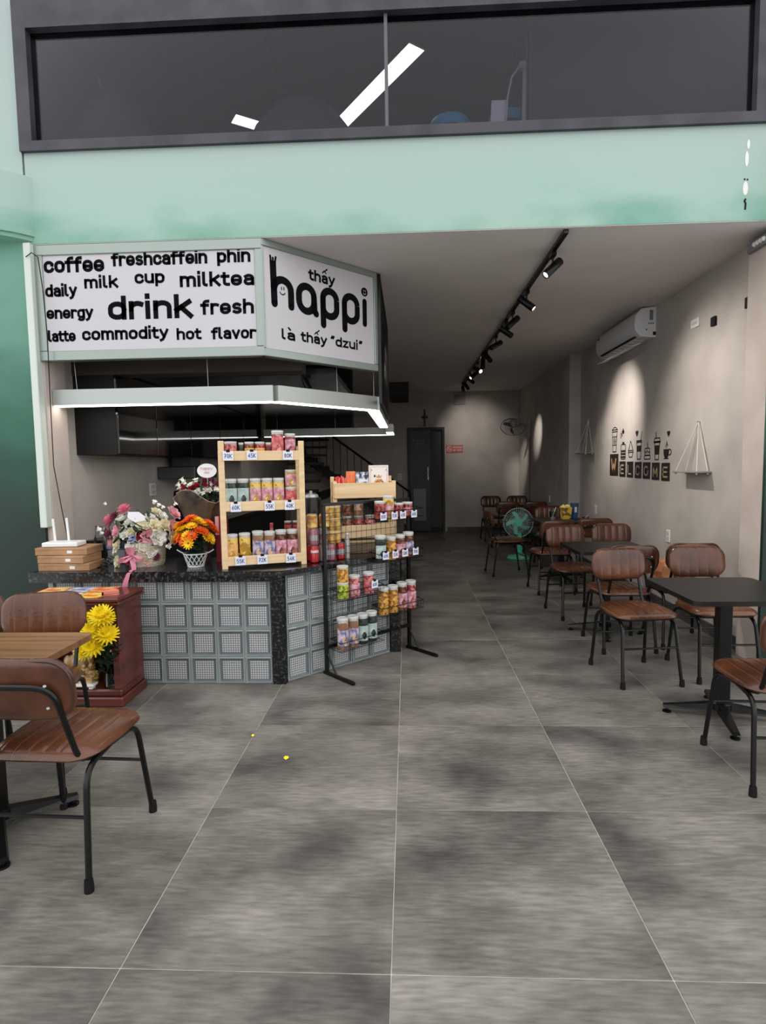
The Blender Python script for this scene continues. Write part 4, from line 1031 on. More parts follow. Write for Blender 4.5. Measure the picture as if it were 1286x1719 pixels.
# ---------------------------------------------------------------- pine rack on the counter
SX, SY = -1.252, 3.79; SANG = math.atan2(.2, .538)
pr_ = thing('pine_rack', 'pine ladder rack with three shelves of jars on the counter', 'rack', (SX, SY, .782), SANG)
ZC = .782
for x in (0.0, .535):
    MB().box(x, x + .038, 0, .018, 0, .862, bev=.002).obj('post', M_pine, pr_)
    MB().box(x + .004, x + .034, .15, .168, 0, .80, bev=.002).obj('post', M_pine, pr_)
    for zb in (.80, .022, .39): MB().box(x + .01, x + .028, .018, .15, zb - (.0), zb + .03).obj('side_rail', M_pine, pr_)
for zt, zb in ((1.577, 1.512), (1.237, 1.172), (.865, .803)):
    MB().box(.036, .537, .001, .016, zb - ZC, zt - ZC, bev=.002).obj('front_board', M_pine, pr_)
    MB().box(.036, .537, .018, .155, zb - ZC + .002, zb - ZC + .018, bev=.002).obj('shelf', M_pine, pr_)
    MB().box(.036, .537, .152, .168, zb - ZC + .018, zt - ZC, bev=.002).obj('back_board', M_pine, pr_)
cS, sS = math.cos(SANG), math.sin(SANG)
def on_s(u, z, off=0.): return (SX + cS * u - sS * off, SY + sS * u + cS * off, z)
GJ = 'jars on the pine rack'
for (u, zt, r, ct_, lb, lab) in ((.085, 1.642, .042, 'pink', None, 'pink snack jar at the left end of the pine rack top shelf'), (.155, 1.635, .018, 'dark', None, 'slim dark jar second from the left on the pine rack top shelf'),
        (.21, 1.64, .032, 'brown', 'orange', 'brown and cream jar in the left middle of the pine rack top shelf'), (.28, 1.64, .034, 'red', 'orange', 'brown and cream jar in the middle of the pine rack top shelf'),
        (.343, 1.635, .025, 'red', None, 'small dark red jar left of the tall pink tub on the top shelf')):
    jar(lab, on_s(u, 1.531, .07), r, zt - 1.531, ct_, lb, SANG, group=GJ)
jar('tall pink tub with white lid standing out above the pine rack', on_s(.40, 1.531, .052), .041, .185, 'pink', 'red', SANG, (.1, .75), group=GJ)
jar('white-lidded pink and cream tub at the right end of the pine rack top shelf', on_s(.487, 1.531, .06), .037, .165, 'red', 'pink', SANG, (.1, .75), group=GJ)
for k, (u, ct_, lb, lab) in enumerate(((.080, 'dark', 'pale', 'first dark seaweed jar at the left of the pine rack middle shelf'), (.159, 'dark', 'pale', 'second dark seaweed jar on the pine rack middle shelf'),
        (.241, 'yellow', 'pink', 'third jar on the pine rack middle shelf, yellow chips behind a pink label'), (.320, 'yellow', 'pink', 'fourth jar on the middle shelf, yellow chips behind a pink label'),
        (.400, 'yellow', 'pink', 'fifth jar on the pine rack middle shelf, beside the two stacked tubs'))):
    jar(lab, on_s(u, 1.191, .07), .0385, .20, ct_, lb, SANG, (.1, .68), group=GJ)
jar('short pink tub under the taller tub at the right of the middle shelf', on_s(.485, 1.191, .07), .039, .135, 'pink', 'red', SANG, (.1, .8), group=GJ)
jar('pink and cream tub stacked on a shorter tub on the middle shelf', on_s(.485, 1.3265, .07), .038, .12, 'yellow', 'pink', SANG, (.1, .75), group=GJ)
for (u, h, ct_, lb, lab) in ((.073, .19, 'yellow', 'orange', 'orange-label jar at the left of the pine rack bottom shelf'), (.158, .195, 'yellow', None, 'yellow corn jar second from left on the pine rack bottom shelf'),
        (.247, .205, 'beige', 'blue', 'first blue-label jar in the middle of the pine rack bottom shelf'), (.327, .20, 'beige', 'blue', 'second blue-label jar in the middle of the pine rack bottom shelf'),
        (.406, .205, 'brown', 'pink', 'pink-label jar second from right on the pine rack bottom shelf'), (.486, .205, 'brown', 'pink', 'pink-label jar at the right end of the pine rack bottom shelf')):
    jar(lab, on_s(u, .8222, .07), .0385, h, ct_, lb, SANG, (.08, .66), group=GJ)
for (u, zt, tx, lab) in ((.063, 1.515, '70K', 'price tag 70K at the left of the pine rack top board'), (.218, 1.517, '45K', 'price tag 45K in the middle of the pine rack top board'), (.461, 1.515, '80K', 'price tag 80K at the right of the pine rack top board'),
        (.101, 1.17, '60K', 'price tag 60K under the dark seaweed jars of the pine rack'), (.326, 1.17, '55K', 'price tag 55K in the middle of the pine rack middle board'), (.463, 1.17, '40K', 'price tag 40K at the right of the pine rack middle board'),
        (.12, .806, '55K', 'price tag 55K at the left of the pine rack bottom board'), (.266, .805, '72K', 'price tag 72K in the middle of the pine rack bottom board'), (.461, .802, '54K', 'price tag 54K at the right of the pine rack bottom board')):
    pricetag(tx, lab, on_s(u, zt, -.0065), SANG)

# things right of the pine rack: cans and snack cups
def can(label, loc, body, band=None, txt=None, rz=0, name='drink_can', cat='can', r=.033, h=.122, group=None):
    t = thing(name, label, cat, loc, rz, group)
    MB().lathe([(r * .8, 0), (r, .008), (r, h - .012), (r * .82, h - .002)], 22).obj('body', body, t)
    MB().lathe([(r * .82, h - .003), (r * .84, h), (r * .76, h - .001), (r * .7, h - .006), (0, h - .006)], 22).obj('rim', M_alu, t)
    if txt:
        q = text_mb(txt, -r * .95, r * .95, h * .6, h * .13, .24, y=0)
        q.v = [((r + .001) * math.sin(x / r), -(r + .001) * math.cos(x / r), z) for x, y, z in q.v]; q.obj('lettering', M_white, t, smooth=0)
    if band:
        MB().lathe([(r + .0008, h * .3), (r + .0008, h * .62)], 22).obj('label', band, t)
    return t
M_red = mat('can_red', (176, 22, 30), .25, .3, coat=.4); M_pnk = mat('can_mauve', (150, 96, 104), .3, .4); M_slv = mat('can_silver', (176, 176, 182), .3, .7)
def cp(x, y, z=.7825): return (x, y, z)
RAx, RAy = -.606 + .021, 3.976 - .021; RANG = math.atan2(.575, .583); cR, sR = math.cos(RANG), math.sin(RANG)
def on_r(u, z, off=0.): return (RAx + cR * u - sR * off, RAy + sR * u + cR * off, z)
GS = 'cans and snack cups stacked on the counter'
can('bright red cola can with white script right of the pine rack', (-.672, 4.055, .7825), M_red, None, 'CocaCola', SANG, group=GS)
can('red can half hidden behind the right post of the pine rack', (-.705, 4.135, .7825), M_red, group=GS, rz=SANG)
can('silver can between the red cola can and the wire rack', (-.615, 4.115, .7825), M_slv, None, group=GS)
can('mauve can stacked on the bright red cola can', (-.672, 4.055, .9055), M_pnk, M_slv, group=GS)
can('mauve can stacked behind the pine rack post', (-.705, 4.135, .9055), M_pnk, group=GS) ; can('red can under the mauve can behind the pine rack post', (-.69, 4.22, .7825), M_red, group=GS)
can('silver can stacked left of the wire rack', (-.615, 4.115, .9055), M_slv, M_pnk, group=GS)
M_gold = noise_mat('gold_snack', (150, 96, 30), (236, 196, 110), .35, 18, lo=.4, hi=.6, coat=.5)
can('golden snack cup topping the stack right of the pine rack', (-.685, 4.07, 1.0285), M_gold, name='snack_cup', cat='cup', r=.04, h=.10, group=GS)
can('golden snack cup topping the stack next to the wire rack', (-.605, 4.13, 1.0285), M_gold, name='snack_cup', cat='cup', r=.04, h=.095, group=GS)
for k, (z, lab) in enumerate(((.905, 'lowest'), (.998, 'middle'), (1.091, 'top'))):
    t = thing('snack_tub', '%s round gold-banded snack tub of the stack behind the wire rack' % lab, 'tub', on_r(.20, z, .17), RANG, 'round snack tubs behind the wire rack')
    MB().lathe([(.062, 0), (.066, .006), (.066, .075)], 26).obj('contents', M_gold, t)
    MB().lathe([(.068, .074), (.069, .09), (.06, .092), (0, .092)], 26).obj('lid', mat('cream_lid', (222, 200, 150), .4), t)
for k, (u, off, c, lab) in enumerate(((.15, .12, M_pnk, 'left mauve can under the round snack tubs'), (.235, .12, M_red, 'right red can under the round snack tubs'), (.19, .19, M_slv, 'rear silver can under the round snack tubs'))):
    can(lab, on_r(u, .7825, off), c, M_slv if c is not M_slv else None, group=GS)
tt = thing('glass_bottle', 'slim clear bottle on the counter right of the stacked snack tubs', 'bottle', on_r(.30, .7825, .12))
MB().lathe([(.0, 0), (.018, 0), (.019, .14), (.012, .16), (.012, .18), (0, .18)], 16).obj('body', M_clr, tt); MB().lathe([(.013, .178), (.013, .192), (0, .193)], 14).obj('cap', M_white, tt)

# second pine unit behind the wire rack
P2X, P2Y, P2A = -.572, 4.40, R(14)
p2 = thing('pine_display_box', 'pine display unit with card boxes in its top tray, behind the wire rack', 'rack', (P2X, P2Y, .7825), P2A)
for x in (0, .465):
    MB().box(x, x + .03, 0, .02, 0, .565, bev=.002).obj('post', M_pine, p2); MB().box(x, x + .03, .16, .18, 0, .60, bev=.002).obj('post', M_pine, p2)
    MB().box(x + .006, x + .024, .02, .16, .445, .56).obj('side_board', M_pine, p2)
MB().box(.006, .489, -.016, 0, .435, .552, bev=.003).obj('front_board', M_pine, p2); MB().box(.03, .465, .0, .17, .435, .45).obj('tray', M_pine, p2)
MB().box(.06, .489, -.016, 0, .125, .225, bev=.003).obj('front_board', M_pine, p2); MB().box(.03, .465, .0, .17, .125, .14).obj('shelf', M_pine, p2)
MB().box(.03, .465, .165, .18, .45, .57).obj('back_board', M_pine, p2); MB().box(.03, .465, .165, .18, .14, .22).obj('back_board', M_pine, p2)
def in_p2(u, z, off): return (P2X + math.cos(P2A) * u - math.sin(P2A) * off, P2Y + math.sin(P2A) * u + math.cos(P2A) * off, .7825 + z)
for k, (u, off, c, lab) in enumerate(((.115, .07, CT['brown'], 'round brown jar on the low shelf of the pine display unit, left'), (.205, .07, CT['red'], 'round red jar on the low shelf of the pine display unit, middle left'), (.295, .07, CT['pink'], 'round pink jar on the low shelf of the pine display unit, centre'))):
    t = thing('round_jar', lab, 'jar', in_p2(u, .1405, off), P2A, 'round jars on the low shelf of the pine display unit')
    MB().lathe([(.036, 0), (.041, .006), (.041, .12), (.036, .135)], 22).obj('contents', c, t); MB().lathe([(.038, .134), (.038, .155), (0, .157)], 22).obj('lid', M_clr, t)
    if k < 2:
        t = thing('round_jar', lab.replace('round', 'upper round stacked', 1), 'jar', in_p2(u, .298, off), P2A, 'round jars on the low shelf of the pine display unit')
        MB().lathe([(.036, 0), (.039, .006), (.039, .08)], 22).obj('contents', CT['beige'] if k else CT['brown'], t); MB().lathe([(.04, .08), (.04, .095), (0, .097)], 22).obj('lid', M_clr, t)
cbx = thing('wooden_crate', 'low pine crate on the counter under the pine display unit', 'crate', in_p2(.10, 0, .02), P2A)
MB().box(0, .26, 0, .13, 0, .10, bev=.004).obj('box', noise_mat('kraft_box', (120, 100, 80), (150, 128, 100), .7, 5), cbx); MB().box(-.002, .262, -.002, .132, .085, .102, bev=.002).obj('lid', M_pine, cbx)
# red pens, card packs in the top tray
for k in range(14):
    u = .036 + .0052 * k; a = random.uniform(-.25, .25); b_ = random.uniform(-.15, .15)
    q = MB().tube([(0, 0, 0), (a * .12, b_ * .12, .14 + random.uniform(-.02, .02))], .0065, 6).tube([(a * .12, b_ * .12, .12), (a * .145, b_ * .145, .145)], .004, 5)
    o = q.obj('red_stick', mat('red_plastic', (220, 70, 60), .4) if k % 3 else mat('pink_plastic', (240, 130, 120), .4), None, in_p2(u, .4505, .03 + .03 * (k % 4)), P2A)
    tag(o, ('red' if k % 3 else 'light pink') + ' plastic stick in the bunch at the left of the pine display tray', 'stick', ('red' if k % 3 else 'light pink') + ' plastic sticks in the pine display tray')
def pack(label, u, off, w_, d_, h_, m, name='card_pack', z=.4505):
    t = thing(name, label, 'box', in_p2(u, z, off), P2A); MB().box(0, w_, 0, d_, 0, h_, bev=.002).obj('box', m, t); return t
pack('orange card box behind the red sticks in the pine display tray', .115, .07, .072, .03, .19, noise_mat('orange_pack', (224, 110, 60), (240, 140, 84), .5, 30))
pack('blue and white picture card box in the middle of the pine display tray', .19, .06, .098, .03, .185, noise_mat('picture_pack', (40, 56, 84), (226, 230, 238), .4, 22, lo=.45, hi=.58))
kc = pack('large white playing card box with a crowned figure print in the pine display tray', .292, .05, .155, .03, .235, mat('card_white', (238, 230, 224), .45))
q = MB(); closed(q, rrect(.012, .143, .012, .222, .006, 3), .0025)
for p in range(len(q.v)): q.v[p] = (q.v[p][0], -.0012, q.v[p][2])
q.obj('border', mat('pale_red_ink', (214, 120, 116), .5), kc, smooth=0)
def flat(q, pts, y=-.0014): q.add([(x, y, z) for x, z in pts], [tuple(range(len(pts)))])
q = MB(); flat(q, [(.045, .06), (.11, .06), (.118, .10), (.10, .125), (.055, .125), (.037, .10)]); q.obj('printed_figure', noise_mat('court_print', (170, 80, 40), (240, 180, 110), .5, 60, lo=.4, hi=.6), kc, smooth=0)
q = MB(); flat(q, [(.06, .135), (.095, .135), (.102, .16), (.09, .148), (.078, .165), (.066, .148), (.054, .16)]); q.obj('printed_crown', mat('gold_ink', (196, 160, 90), .5), kc, smooth=0)
q = MB(); flat(q, [(.035, .145), (.053, .145), (.044, .165)]); flat(q, [(.0425, .138), (.0455, .138), (.0455, .146), (.0425, .146)]); q.obj('printed_suit', M_ink, kc, smooth=0)
q = MB(); flat(q, [(x + .02, z + .19) for x, z in [(0, .0), (.005, .008), (0, .016), (-.005, .008)]]); flat(q, [(x + .135, z + .19) for x, z in [(0, .0), (.005, .008), (0, .016), (-.005, .008)]]); q.obj('corner_mark', mat('pale_red_ink', (214, 120, 116), .5), kc, smooth=0)

# ---------------------------------------------------------------- black wire rack in front of the counter
wr = thing('wire_rack', 'free-standing black wire grid rack hung with baskets in front of the counter', 'rack', (RAx, RAy, 0), RANG)
for x in (0, .82):
    p_ = MB().box(x - .0125, x + .0125, -.0125, .0125, .012, 1.2, bev=.002).obj('post', M_black, wr)
    MB().box(x - .012, x + .012, -.30, .03, .0, .022, bev=.002).obj('foot', M_black, wr)
    MB().tube([(x, -.012, .15), (x, -.11, .02)], .007, 6).obj('brace', M_black, wr)
MB().box(-.0125, .8325, -.0125, .0125, 1.19, 1.212, bev=.002).obj('top_rail', M_black, wr)
MB().box(.0125, .8075, -.010, .010, .182, .205, bev=.002).obj('bottom_rail', M_black, wr)
for k in range(1, 17): MB().tube([(.82 * k / 17, -.004, .2), (.82 * k / 17, -.004, 1.19)], .0017, 4).obj('grid_wire', M_black, wr)
for k in range(1, 20): MB().tube([(.01, -.008, .2 + .99 * k / 20), (.81, -.008, .2 + .99 * k / 20)], .0017, 4).obj('grid_wire', M_black, wr)
def basket(label, u0, u1, z, dep=.115, hh=.075):
    t = thing('wire_basket', label, 'basket', on_r(u0, z, -.010), RANG, 'wire baskets hung on the black grid rack'); L = u1 - u0
    MB().tube([(0, 0, hh), (0, -dep, hh * .8), (L, -dep, hh * .8), (L, 0, hh)], .0028, 5, closed=True).obj('rim', M_black, t)
    MB().tube([(0, 0, 0), (0, -dep, 0), (L, -dep, 0), (L, 0, 0)], .0022, 5, closed=True).obj('bottom_ring', M_black, t)
    q = MB()
    n_ = int(L / .03)
    for k in range(n_ + 1):
        x = L * k / n_; q.tube([(x, 0, hh), (x, 0, .0), (x, -dep, 0), (x, -dep, hh * .8)], .0013, 3)
    for k in range(1, 4): q.tube([(0, -dep * k / 4, 0), (L, -dep * k / 4, 0)], .0013, 3)
    q.tube([(0, -dep, hh * .4), (L, -dep, hh * .4)], .0013, 3)
    q.obj('wires', M_black, t, kind='stuff')
    return t
basket('upper right wire basket of the black grid rack', .40, .86, 1.072)
basket('middle right wire basket of the black grid rack', .40, .86, .757)
basket('lower right wire basket of the black grid rack, at knee height', .42, .86, .352)
basket('lower left wire basket of the black grid rack', .03, .44, .178)
basket('middle left wire basket of the black grid rack, under the worktop', .03, .44, .537)
GR = 'jars in the baskets of the wire rack'
for (u, z, h, ct_, lb, lab) in (
  (.463, 1.0755, .13, 'red', None, 'red snack jar at the left of the upper right basket'), (.548, 1.0755, .165, 'yellow', 'pink', 'taller yellow and pink jar in the upper right basket'),
  (.648, 1.0755, .105, 'red', None, 'third short red jar in the upper right basket'), (.745, 1.0755, .108, 'red', 'pink', 'rightmost short jar in the upper right basket'),
  (.462, .7605, .192, 'dark', 'pale', 'dark seaweed jar in the middle right basket'), (.566, .7605, .172, 'nuts', None, 'yellow nut jar in the middle right basket'),
  (.661, .7605, .18, 'brown', 'pink', 'third jar in the middle right basket, brown with a pink label'), (.752, .7605, .192, 'brown', 'blue', 'rightmost jar in the middle right basket, blue label'),
  (.483, .3555, .205, 'nuts', None, 'leftmost golden nut jar in the lower right basket'), (.580, .3555, .205, 'nuts', None, 'second golden nut jar in the lower right basket'),
  (.676, .3555, .215, 'brown', 'pink', 'third jar in the lower right basket, pink label'), (.772, .3555, .215, 'pink', 'pink', 'rightmost pink jar in the lower right basket'),
  (.103, .5405, .115, 'green', None, 'green sweets jar under the nut jar in the middle left basket'), (.205, .5405, .15, 'pink', 'pink', 'pink jar beside the stacked nut and green jars'),
  (.340, .5405, .155, 'pink', 'red', 'pink jar behind the lone 40K tag in the middle left basket'),
  (.092, .1815, .222, 'beige', 'blue', 'leftmost beige wafer jar in the lower left basket'), (.186, .1815, .218, 'beige', 'blue', 'second beige wafer jar in the lower left basket'),
  (.275, .1815, .218, 'dark', 'pale', 'first dark seaweed jar in the lower left basket'), (.362, .1815, .22, 'dark', 'pale', 'second dark seaweed jar in the lower left basket')):
    jar(lab, on_r(u, z, -.07), .041, h, ct_, lb, RANG - .35, group=GR)
jar('golden nut jar stacked on the green sweets jar in the middle left basket', on_r(.103, .656, -.07), .041, .115, 'nuts', None, RANG, group=GR)
for (u, z, tx, lab) in ((.44, 1.068, '85K', 'price tag 85K, leftmost on the upper right basket'), (.552, 1.068, '55K', 'price tag 55K, second on the upper right basket'), (.638, 1.068, '45K', 'price tag 45K, third on the upper right basket'), (.755, 1.068, '40K', 'price tag 40K, rightmost on the upper right basket'),
  (.458, .778, '60K', 'price tag 60K, leftmost on the middle right basket'), (.555, .778, '55K', 'price tag 55K, second on the middle right basket'), (.655, .778, '58K', 'price tag 58K, third on the middle right basket'), (.768, .778, '70K', 'price tag 70K, rightmost on the middle right basket'),
  (.345, .585, '40K', 'lone price tag 40K on the middle left basket')):
    pricetag(tx, lab, on_r(u, z, -.133), RANG, .06, .056)

# dark things on the back worktop near the rack
kt = thing('black_kettle', 'black lidded pot on the counter behind the cans, right of the pine rack', 'pot', (-.755, 4.47, .7825))
MB().lathe([(.0, 0), (.08, 0), (.085, .02), (.08, .43), (.07, .445), (0, .45)], 26).obj('body', M_black, kt)
MB().lathe([(.06, .445), (.055, .465), (.012, .475), (.012, .495), (0, .496)], 20).obj('lid', M_alu, kt)
MB().tube(arc3 := [(.08 * math.cos(R(a)), 0, .36 + .12 * math.sin(R(a))) for a in range(0, 181, 20)], .006, 6).obj('handle', M_black, kt)

# ---------------------------------------------------------------- flowers
def petal_grid(q, M, L, wd, cup, n=3, curl=.0, mi=0):
    P = []
    for i in range(n + 1):
        f = i / n; hw = wd * math.sin(PI * (.12 + .80 * f)) ** .8 * .5
        for s_ in (-1, 0, 1): P.append((s_ * hw, L * f, cup * f * f + (abs(s_) * wd * .18) + curl * f ** 4))
    q.add(P, [(3 * i + j, 3 * i + j + 1, 3 * i + j + 4, 3 * i + j + 3) for i in range(n) for j in range(2)], mi, M)
def bloom_mesh(kind, name, mats):
    q = MB()
    if kind == 'rose':
        for ring, (n_, L, wd, tilt, r0, z0) in enumerate(((3, .55, .55, 80, .08, .1), (5, .7, .7, 66, .16, .05), (6, .85, .85, 48, .22, .0), (7, .95, .95, 26, .25, -.05))):
            for k in range(n_):
                M = RZ(2 * PI * k / n_ + ring * .5) @ T(0, r0, z0) @ ROX(R(tilt)); petal_grid(q, M, L, wd, .1, 3, -.12)
        q.ball((0, 0, .25), .3, 8)
    elif kind == 'mum':
        for ring, (n_, L, tilt, z0) in enumerate(((9, .45, 72, .25), (12, .7, 50, .15), (15, .9, 28, .05), (17, 1., 5, 0), (15, .95, -20, -.05))):
            for k in range(n_):
                M = RZ(2 * PI * k / n_ + ring * .37) @ T(0, .05, z0) @ ROX(R(tilt)); petal_grid(q, M, L, .24, .12, 3, .1)
        q.ball((0, 0, .1), .3, 8)
    elif kind == 'daisy':
        for ring, (n_, L, tilt) in enumerate(((13, 1., 10), (11, .75, 32))):
            for k in range(n_):
                M = RZ(2 * PI * k / n_ + ring * .3) @ T(0, .1, .03 * ring) @ ROX(R(tilt)); petal_grid(q, M, L, .34, .08, 3)
        q.ball((0, 0, .06), .24, 8, 1, (1, 1, .6))
    elif kind == 'bud':
        for k in range(6):
            M = RZ(2 * PI * k / 6) @ T(0, .12, 0) @ ROX(R(70)); petal_grid(q, M, 1., .7, .0, 3, -.3)
        q.ball((0, 0, .3), .4, 8)
    return mesh_only(q, name, mats, smooth=70)
def fm_(n, c, r=.6): return mat('petal_' + n, c, r)
BL = {
 'white': bloom_mesh('rose', 'white_rose', fm_('white', (244, 242, 232))), 'cream': bloom_mesh('rose', 'cream_rose', fm_('cream', (240, 232, 200))),
 'pink': bloom_mesh('rose', 'pink_rose', fm_('pink', (236, 176, 184))), 'rosepink': bloom_mesh('mum', 'pink_carnation', fm_('rosepink', (222, 124, 146))),
 'red': bloom_mesh('rose', 'red_rose', fm_('red', (170, 34, 48))), 'plum': bloom_mesh('mum', 'plum_flower', fm_('plum', (120, 50, 72))),
 'blue': bloom_mesh('bud', 'blue_flower', fm_('blue', (150, 168, 214))),
 'ymum': bloom_mesh('mum', 'yellow_chrysanthemum', fm_('yellow', (250, 226, 30))), 'ydaisy': bloom_mesh('daisy', 'yellow_daisy', [fm_('yellow2', (252, 206, 24)), fm_('yolk', (120, 70, 16))]),
 'odaisy': bloom_mesh('daisy', 'orange_daisy', [fm_('orange', (238, 96, 20)), fm_('yolk', (120, 70, 16))]), 'wdaisy': bloom_mesh('bud', 'small_white_flower', fm_('white', (244, 242, 232))),
}
M_leaf = noise_mat('leaf_green', (34, 56, 30), (78, 104, 54), .55, 12)
M_leafd = noise_mat('dark_leaf', (22, 40, 26), (44, 66, 40), .55, 12)
def foliage(parent, c, rad, n, L=.05, m=M_leaf, seed=1, flatz=1.):
    rn = random.Random(seed); q = MB()
    for k in range(n):
        v = Vector((rn.gauss(0, 1), rn.gauss(0, 1), rn.gauss(0, 1) * flatz)).normalized() * rad * rn.uniform(.4, 1)
        M = T(c[0] + v.x, c[1] + v.y, c[2] + v.z) @ RZ(rn.uniform(0, 6.28)) @ ROX(rn.uniform(-.6, 1.1)); petal_grid(q, M, L * rn.uniform(.6, 1.2), L * .5, .01, 3)
    return q.obj('leaves', m, parent, kind='stuff')
def place(parent, key, loc, r, c, name='flower'):
    d = (Vector(loc) - Vector(c)); d.z = max(d.z, .01); d.normalize()
    e = d.to_track_quat('Z', 'Y').to_euler()
    inst(BL[key], parent, loc, e, r, name)

# white and pink basket
fb1 = thing('flower_basket', 'large basket of white and pink roses with a pink ribbon on the counter', 'flowers', (-1.875, 4.02, .7825))
q = MB().lathe([(.0, 0), (.115, 0), (.125, .02), (.135, .15), (.125, .15), (.115, .02), (0, .02)], 30)
q.obj('basket', noise_mat('pale_wicker', (168, 150, 126), (214, 200, 176), .7, 30, (1, 1, 3), bump=.4), fb1)
c1 = (-.03, .02, .20)
foliage(fb1, (-.04, 0, .21), .2, 150, .065, M_leafd, 4, .5)
def F1(key, px, py, r, dy=-.10):   # position on the arrangement's face from its own layout grid
    place(fb1, key, (px, dy + .25 * (px + .04) ** 2 * 4, py), r, c1)
lay = [('rosepink', -.115, .40, .045), ('plum', -.19, .355, .035), ('rosepink', -.24, .32, .048), ('white', -.125, .335, .05), ('wdaisy', -.27, .435, .02), ('wdaisy', -.30, .26, .03), ('wdaisy', -.28, .235, .025),
 ('plum', -.22, .235, .042), ('pink', -.145, .255, .048), ('white', -.075, .305, .04), ('white', -.02, .30, .045), ('cream', .03, .285, .04), ('white', -.09, .24, .042), ('cream', -.045, .235, .04),
 ('pink', -.205, .175, .04), ('cream', -.145, .17, .052), ('blue', -.03, .21, .04), ('red', .022, .21, .035), ('pink', .06, .22, .05), ('white', .115, .21, .055), ('cream', .105, .285, .045), ('cream', .165, .285, .042),
 ('pink', .20, .36, .05), ('pink', .21, .275, .045), ('white', .13, .345, .04), ('cream', .10, .375, .035), ('white', .06, .335, .035), ('cream', .2, .2, .045), ('white', -.035, .145, .05), ('white', .03, .15, .046), ('pink', .02, .09, .034),
 ('white', .075, .10, .036), ('wdaisy', .17, .14, .03), ('plum', .105, .07, .028), ('pink', .045, .045, .035), ('red', -.08, .055, .032), ('cream', -.15, .035, .045), ('wdaisy', .09, .44, .025), ('wdaisy', .115, .42, .022), ('wdaisy', .14, .405, .02), ('wdaisy', .215, .425, .022), ('wdaisy', -.17, .11, .03)]
for k, l in enumerate(lay): F1(l[0], l[1], l[2], l[3] * 1.12, -.10 if l[2] < .3 else -.06)
q = MB()
wing = [(0, 0), (.02, .03), (.05, .035), (.06, .02), (.035, -.005), (.01, -.008)]
q.prism([(x * 2.1, y * 2.1) for x, y in wing], -.003, .003, 0, T(.06, -.12, .33) @ ROX(PI / 2) @ RZ(2.35))
q.obj('card', mat('white_card', (236, 228, 236), .5), fb1)
# long side sprig
q = MB()
for k in range(12): petal_grid(q, T(-.20 + -.012 * k * .8, -.08, .06 - .008 * k) @ RZ(1.2 + (k % 2) * 1.6) @ ROX(.4), .045, .02, .0, 3)
q.obj('sprig', M_leafd, fb1)
rb = MB(); M_rib = mat('pink_ribbon', (206, 128, 146), .5)
def ribbon(pts, w_): 
    P = []
    for i, p in enumerate(pts):
        a = .5 * math.sin(i * 1.1); P += [(p[0] - w_ / 2 * math.cos(a), p[1] - w_ / 2 * math.sin(a), p[2]), (p[0] + w_ / 2 * math.cos(a), p[1] + w_ / 2 * math.sin(a), p[2])]
    rb.add(P, [(2 * i, 2 * i + 1, 2 * i + 3, 2 * i + 2) for i in range(len(pts) - 1)])
ribbon([(-.04, -.145, .09), (-.035, -.15, .06), (-.02, -.16, .02), (.0, -.20, .0), (.012, -.26, .006), (.01, -.30, -.01), (-.005, -.302, -.05), (-.018, -.302, -.09), (-.045, -.302, -.125), (-.075, -.302, -.15)], .032)
ribbon([(-.04, -.145, .09), (-.055, -.16, .13), (-.04, -.17, .15), (-.02, -.16, .13), (-.035, -.15, .09)], .035)
ribbon([(-.04, -.15, .09), (-.09, -.17, .075), (-.115, -.165, .04), (-.085, -.16, .045), (-.04, -.15, .08)], .036)
ribbon([(-.04, -.15, .09), (.0, -.17, .095), (.03, -.165, .07), (.01, -.16, .045), (-.03, -.15, .075)], .036)
rb.obj('ribbon', M_rib, fb1)

# orange and yellow daisies in a white lattice basket
fb2 = thing('daisy_basket', 'white lattice basket of orange and yellow daisies on the counter', 'flowers', (-1.485, 3.93, .7825))
q = MB()
for k in range(14):
    for s_ in (-1, 1):
        a0 = 2 * PI * k / 14; pts = []
        for i in range(7):
            f = i / 6; a = a0 + s_ * .75 * f; r_ = .052 + .028 * f; pts.append((r_ * math.cos(a), r_ * math.sin(a), .004 + .088 * f))
        q.tube(pts, .0028, 4)
q.tube([(.081 * math.cos(a * PI / 12), .081 * math.sin(a * PI / 12), .094) for a in range(24)], .004, 5, closed=True)
q.tube([(.053 * math.cos(a * PI / 12), .053 * math.sin(a * PI / 12), .005) for a in range(24)], .005, 5, closed=True)
M_wb = mat('white_lattice', (220, 220, 222), .4)
q.obj('lattice', M_wb, fb2, kind='stuff')
for s_ in (-1, 1): MB().tube([(s_ * .08, 0, .094), (s_ * .10, 0, .10), (s_ * .125, 0, .115), (s_ * .13, 0, .12)], .004, 5).obj('handle', M_wb, fb2)
MB().lathe([(.0, .01), (.046, .01), (.066, .10), (0, .115)], 20).obj('soil_pot', M_leafd, fb2)
foliage(fb2, (0, 0, .165), .085, 110, .055, M_leafd, 9, .9)
rn = random.Random(5)
dl = [('odaisy', -.03, .32), ('ydaisy', .03, .325), ('ydaisy', .065, .30), ('odaisy', -.075, .30), ('ydaisy', -.10, .255), ('ydaisy', -.055, .27), ('ydaisy', .005, .285), ('odaisy', .05, .255), ('odaisy', .11, .265), ('odaisy', .10, .30), ('ydaisy', -.115, .215), ('odaisy', -.085, .205), ('ydaisy', -.03, .225),
      ('odaisy', .01, .22), ('ydaisy', .09, .21), ('odaisy', .075, .245), ('ydaisy', -.01, .175), ('odaisy', -.05, .19), ('ydaisy', .115, .195), ('odaisy', -.13, .19), ('ydaisy', -.12, .28), ('odaisy', .135, .25), ('odaisy', -.005, .34)]
for k, (key, x, z) in enumerate(dl): place(fb2, key, (x, -.075 + 4 * x * x * 1.2 + rn.uniform(-.01, .01) + (z - .2) * .25, z), .042, (0, .0, .16))
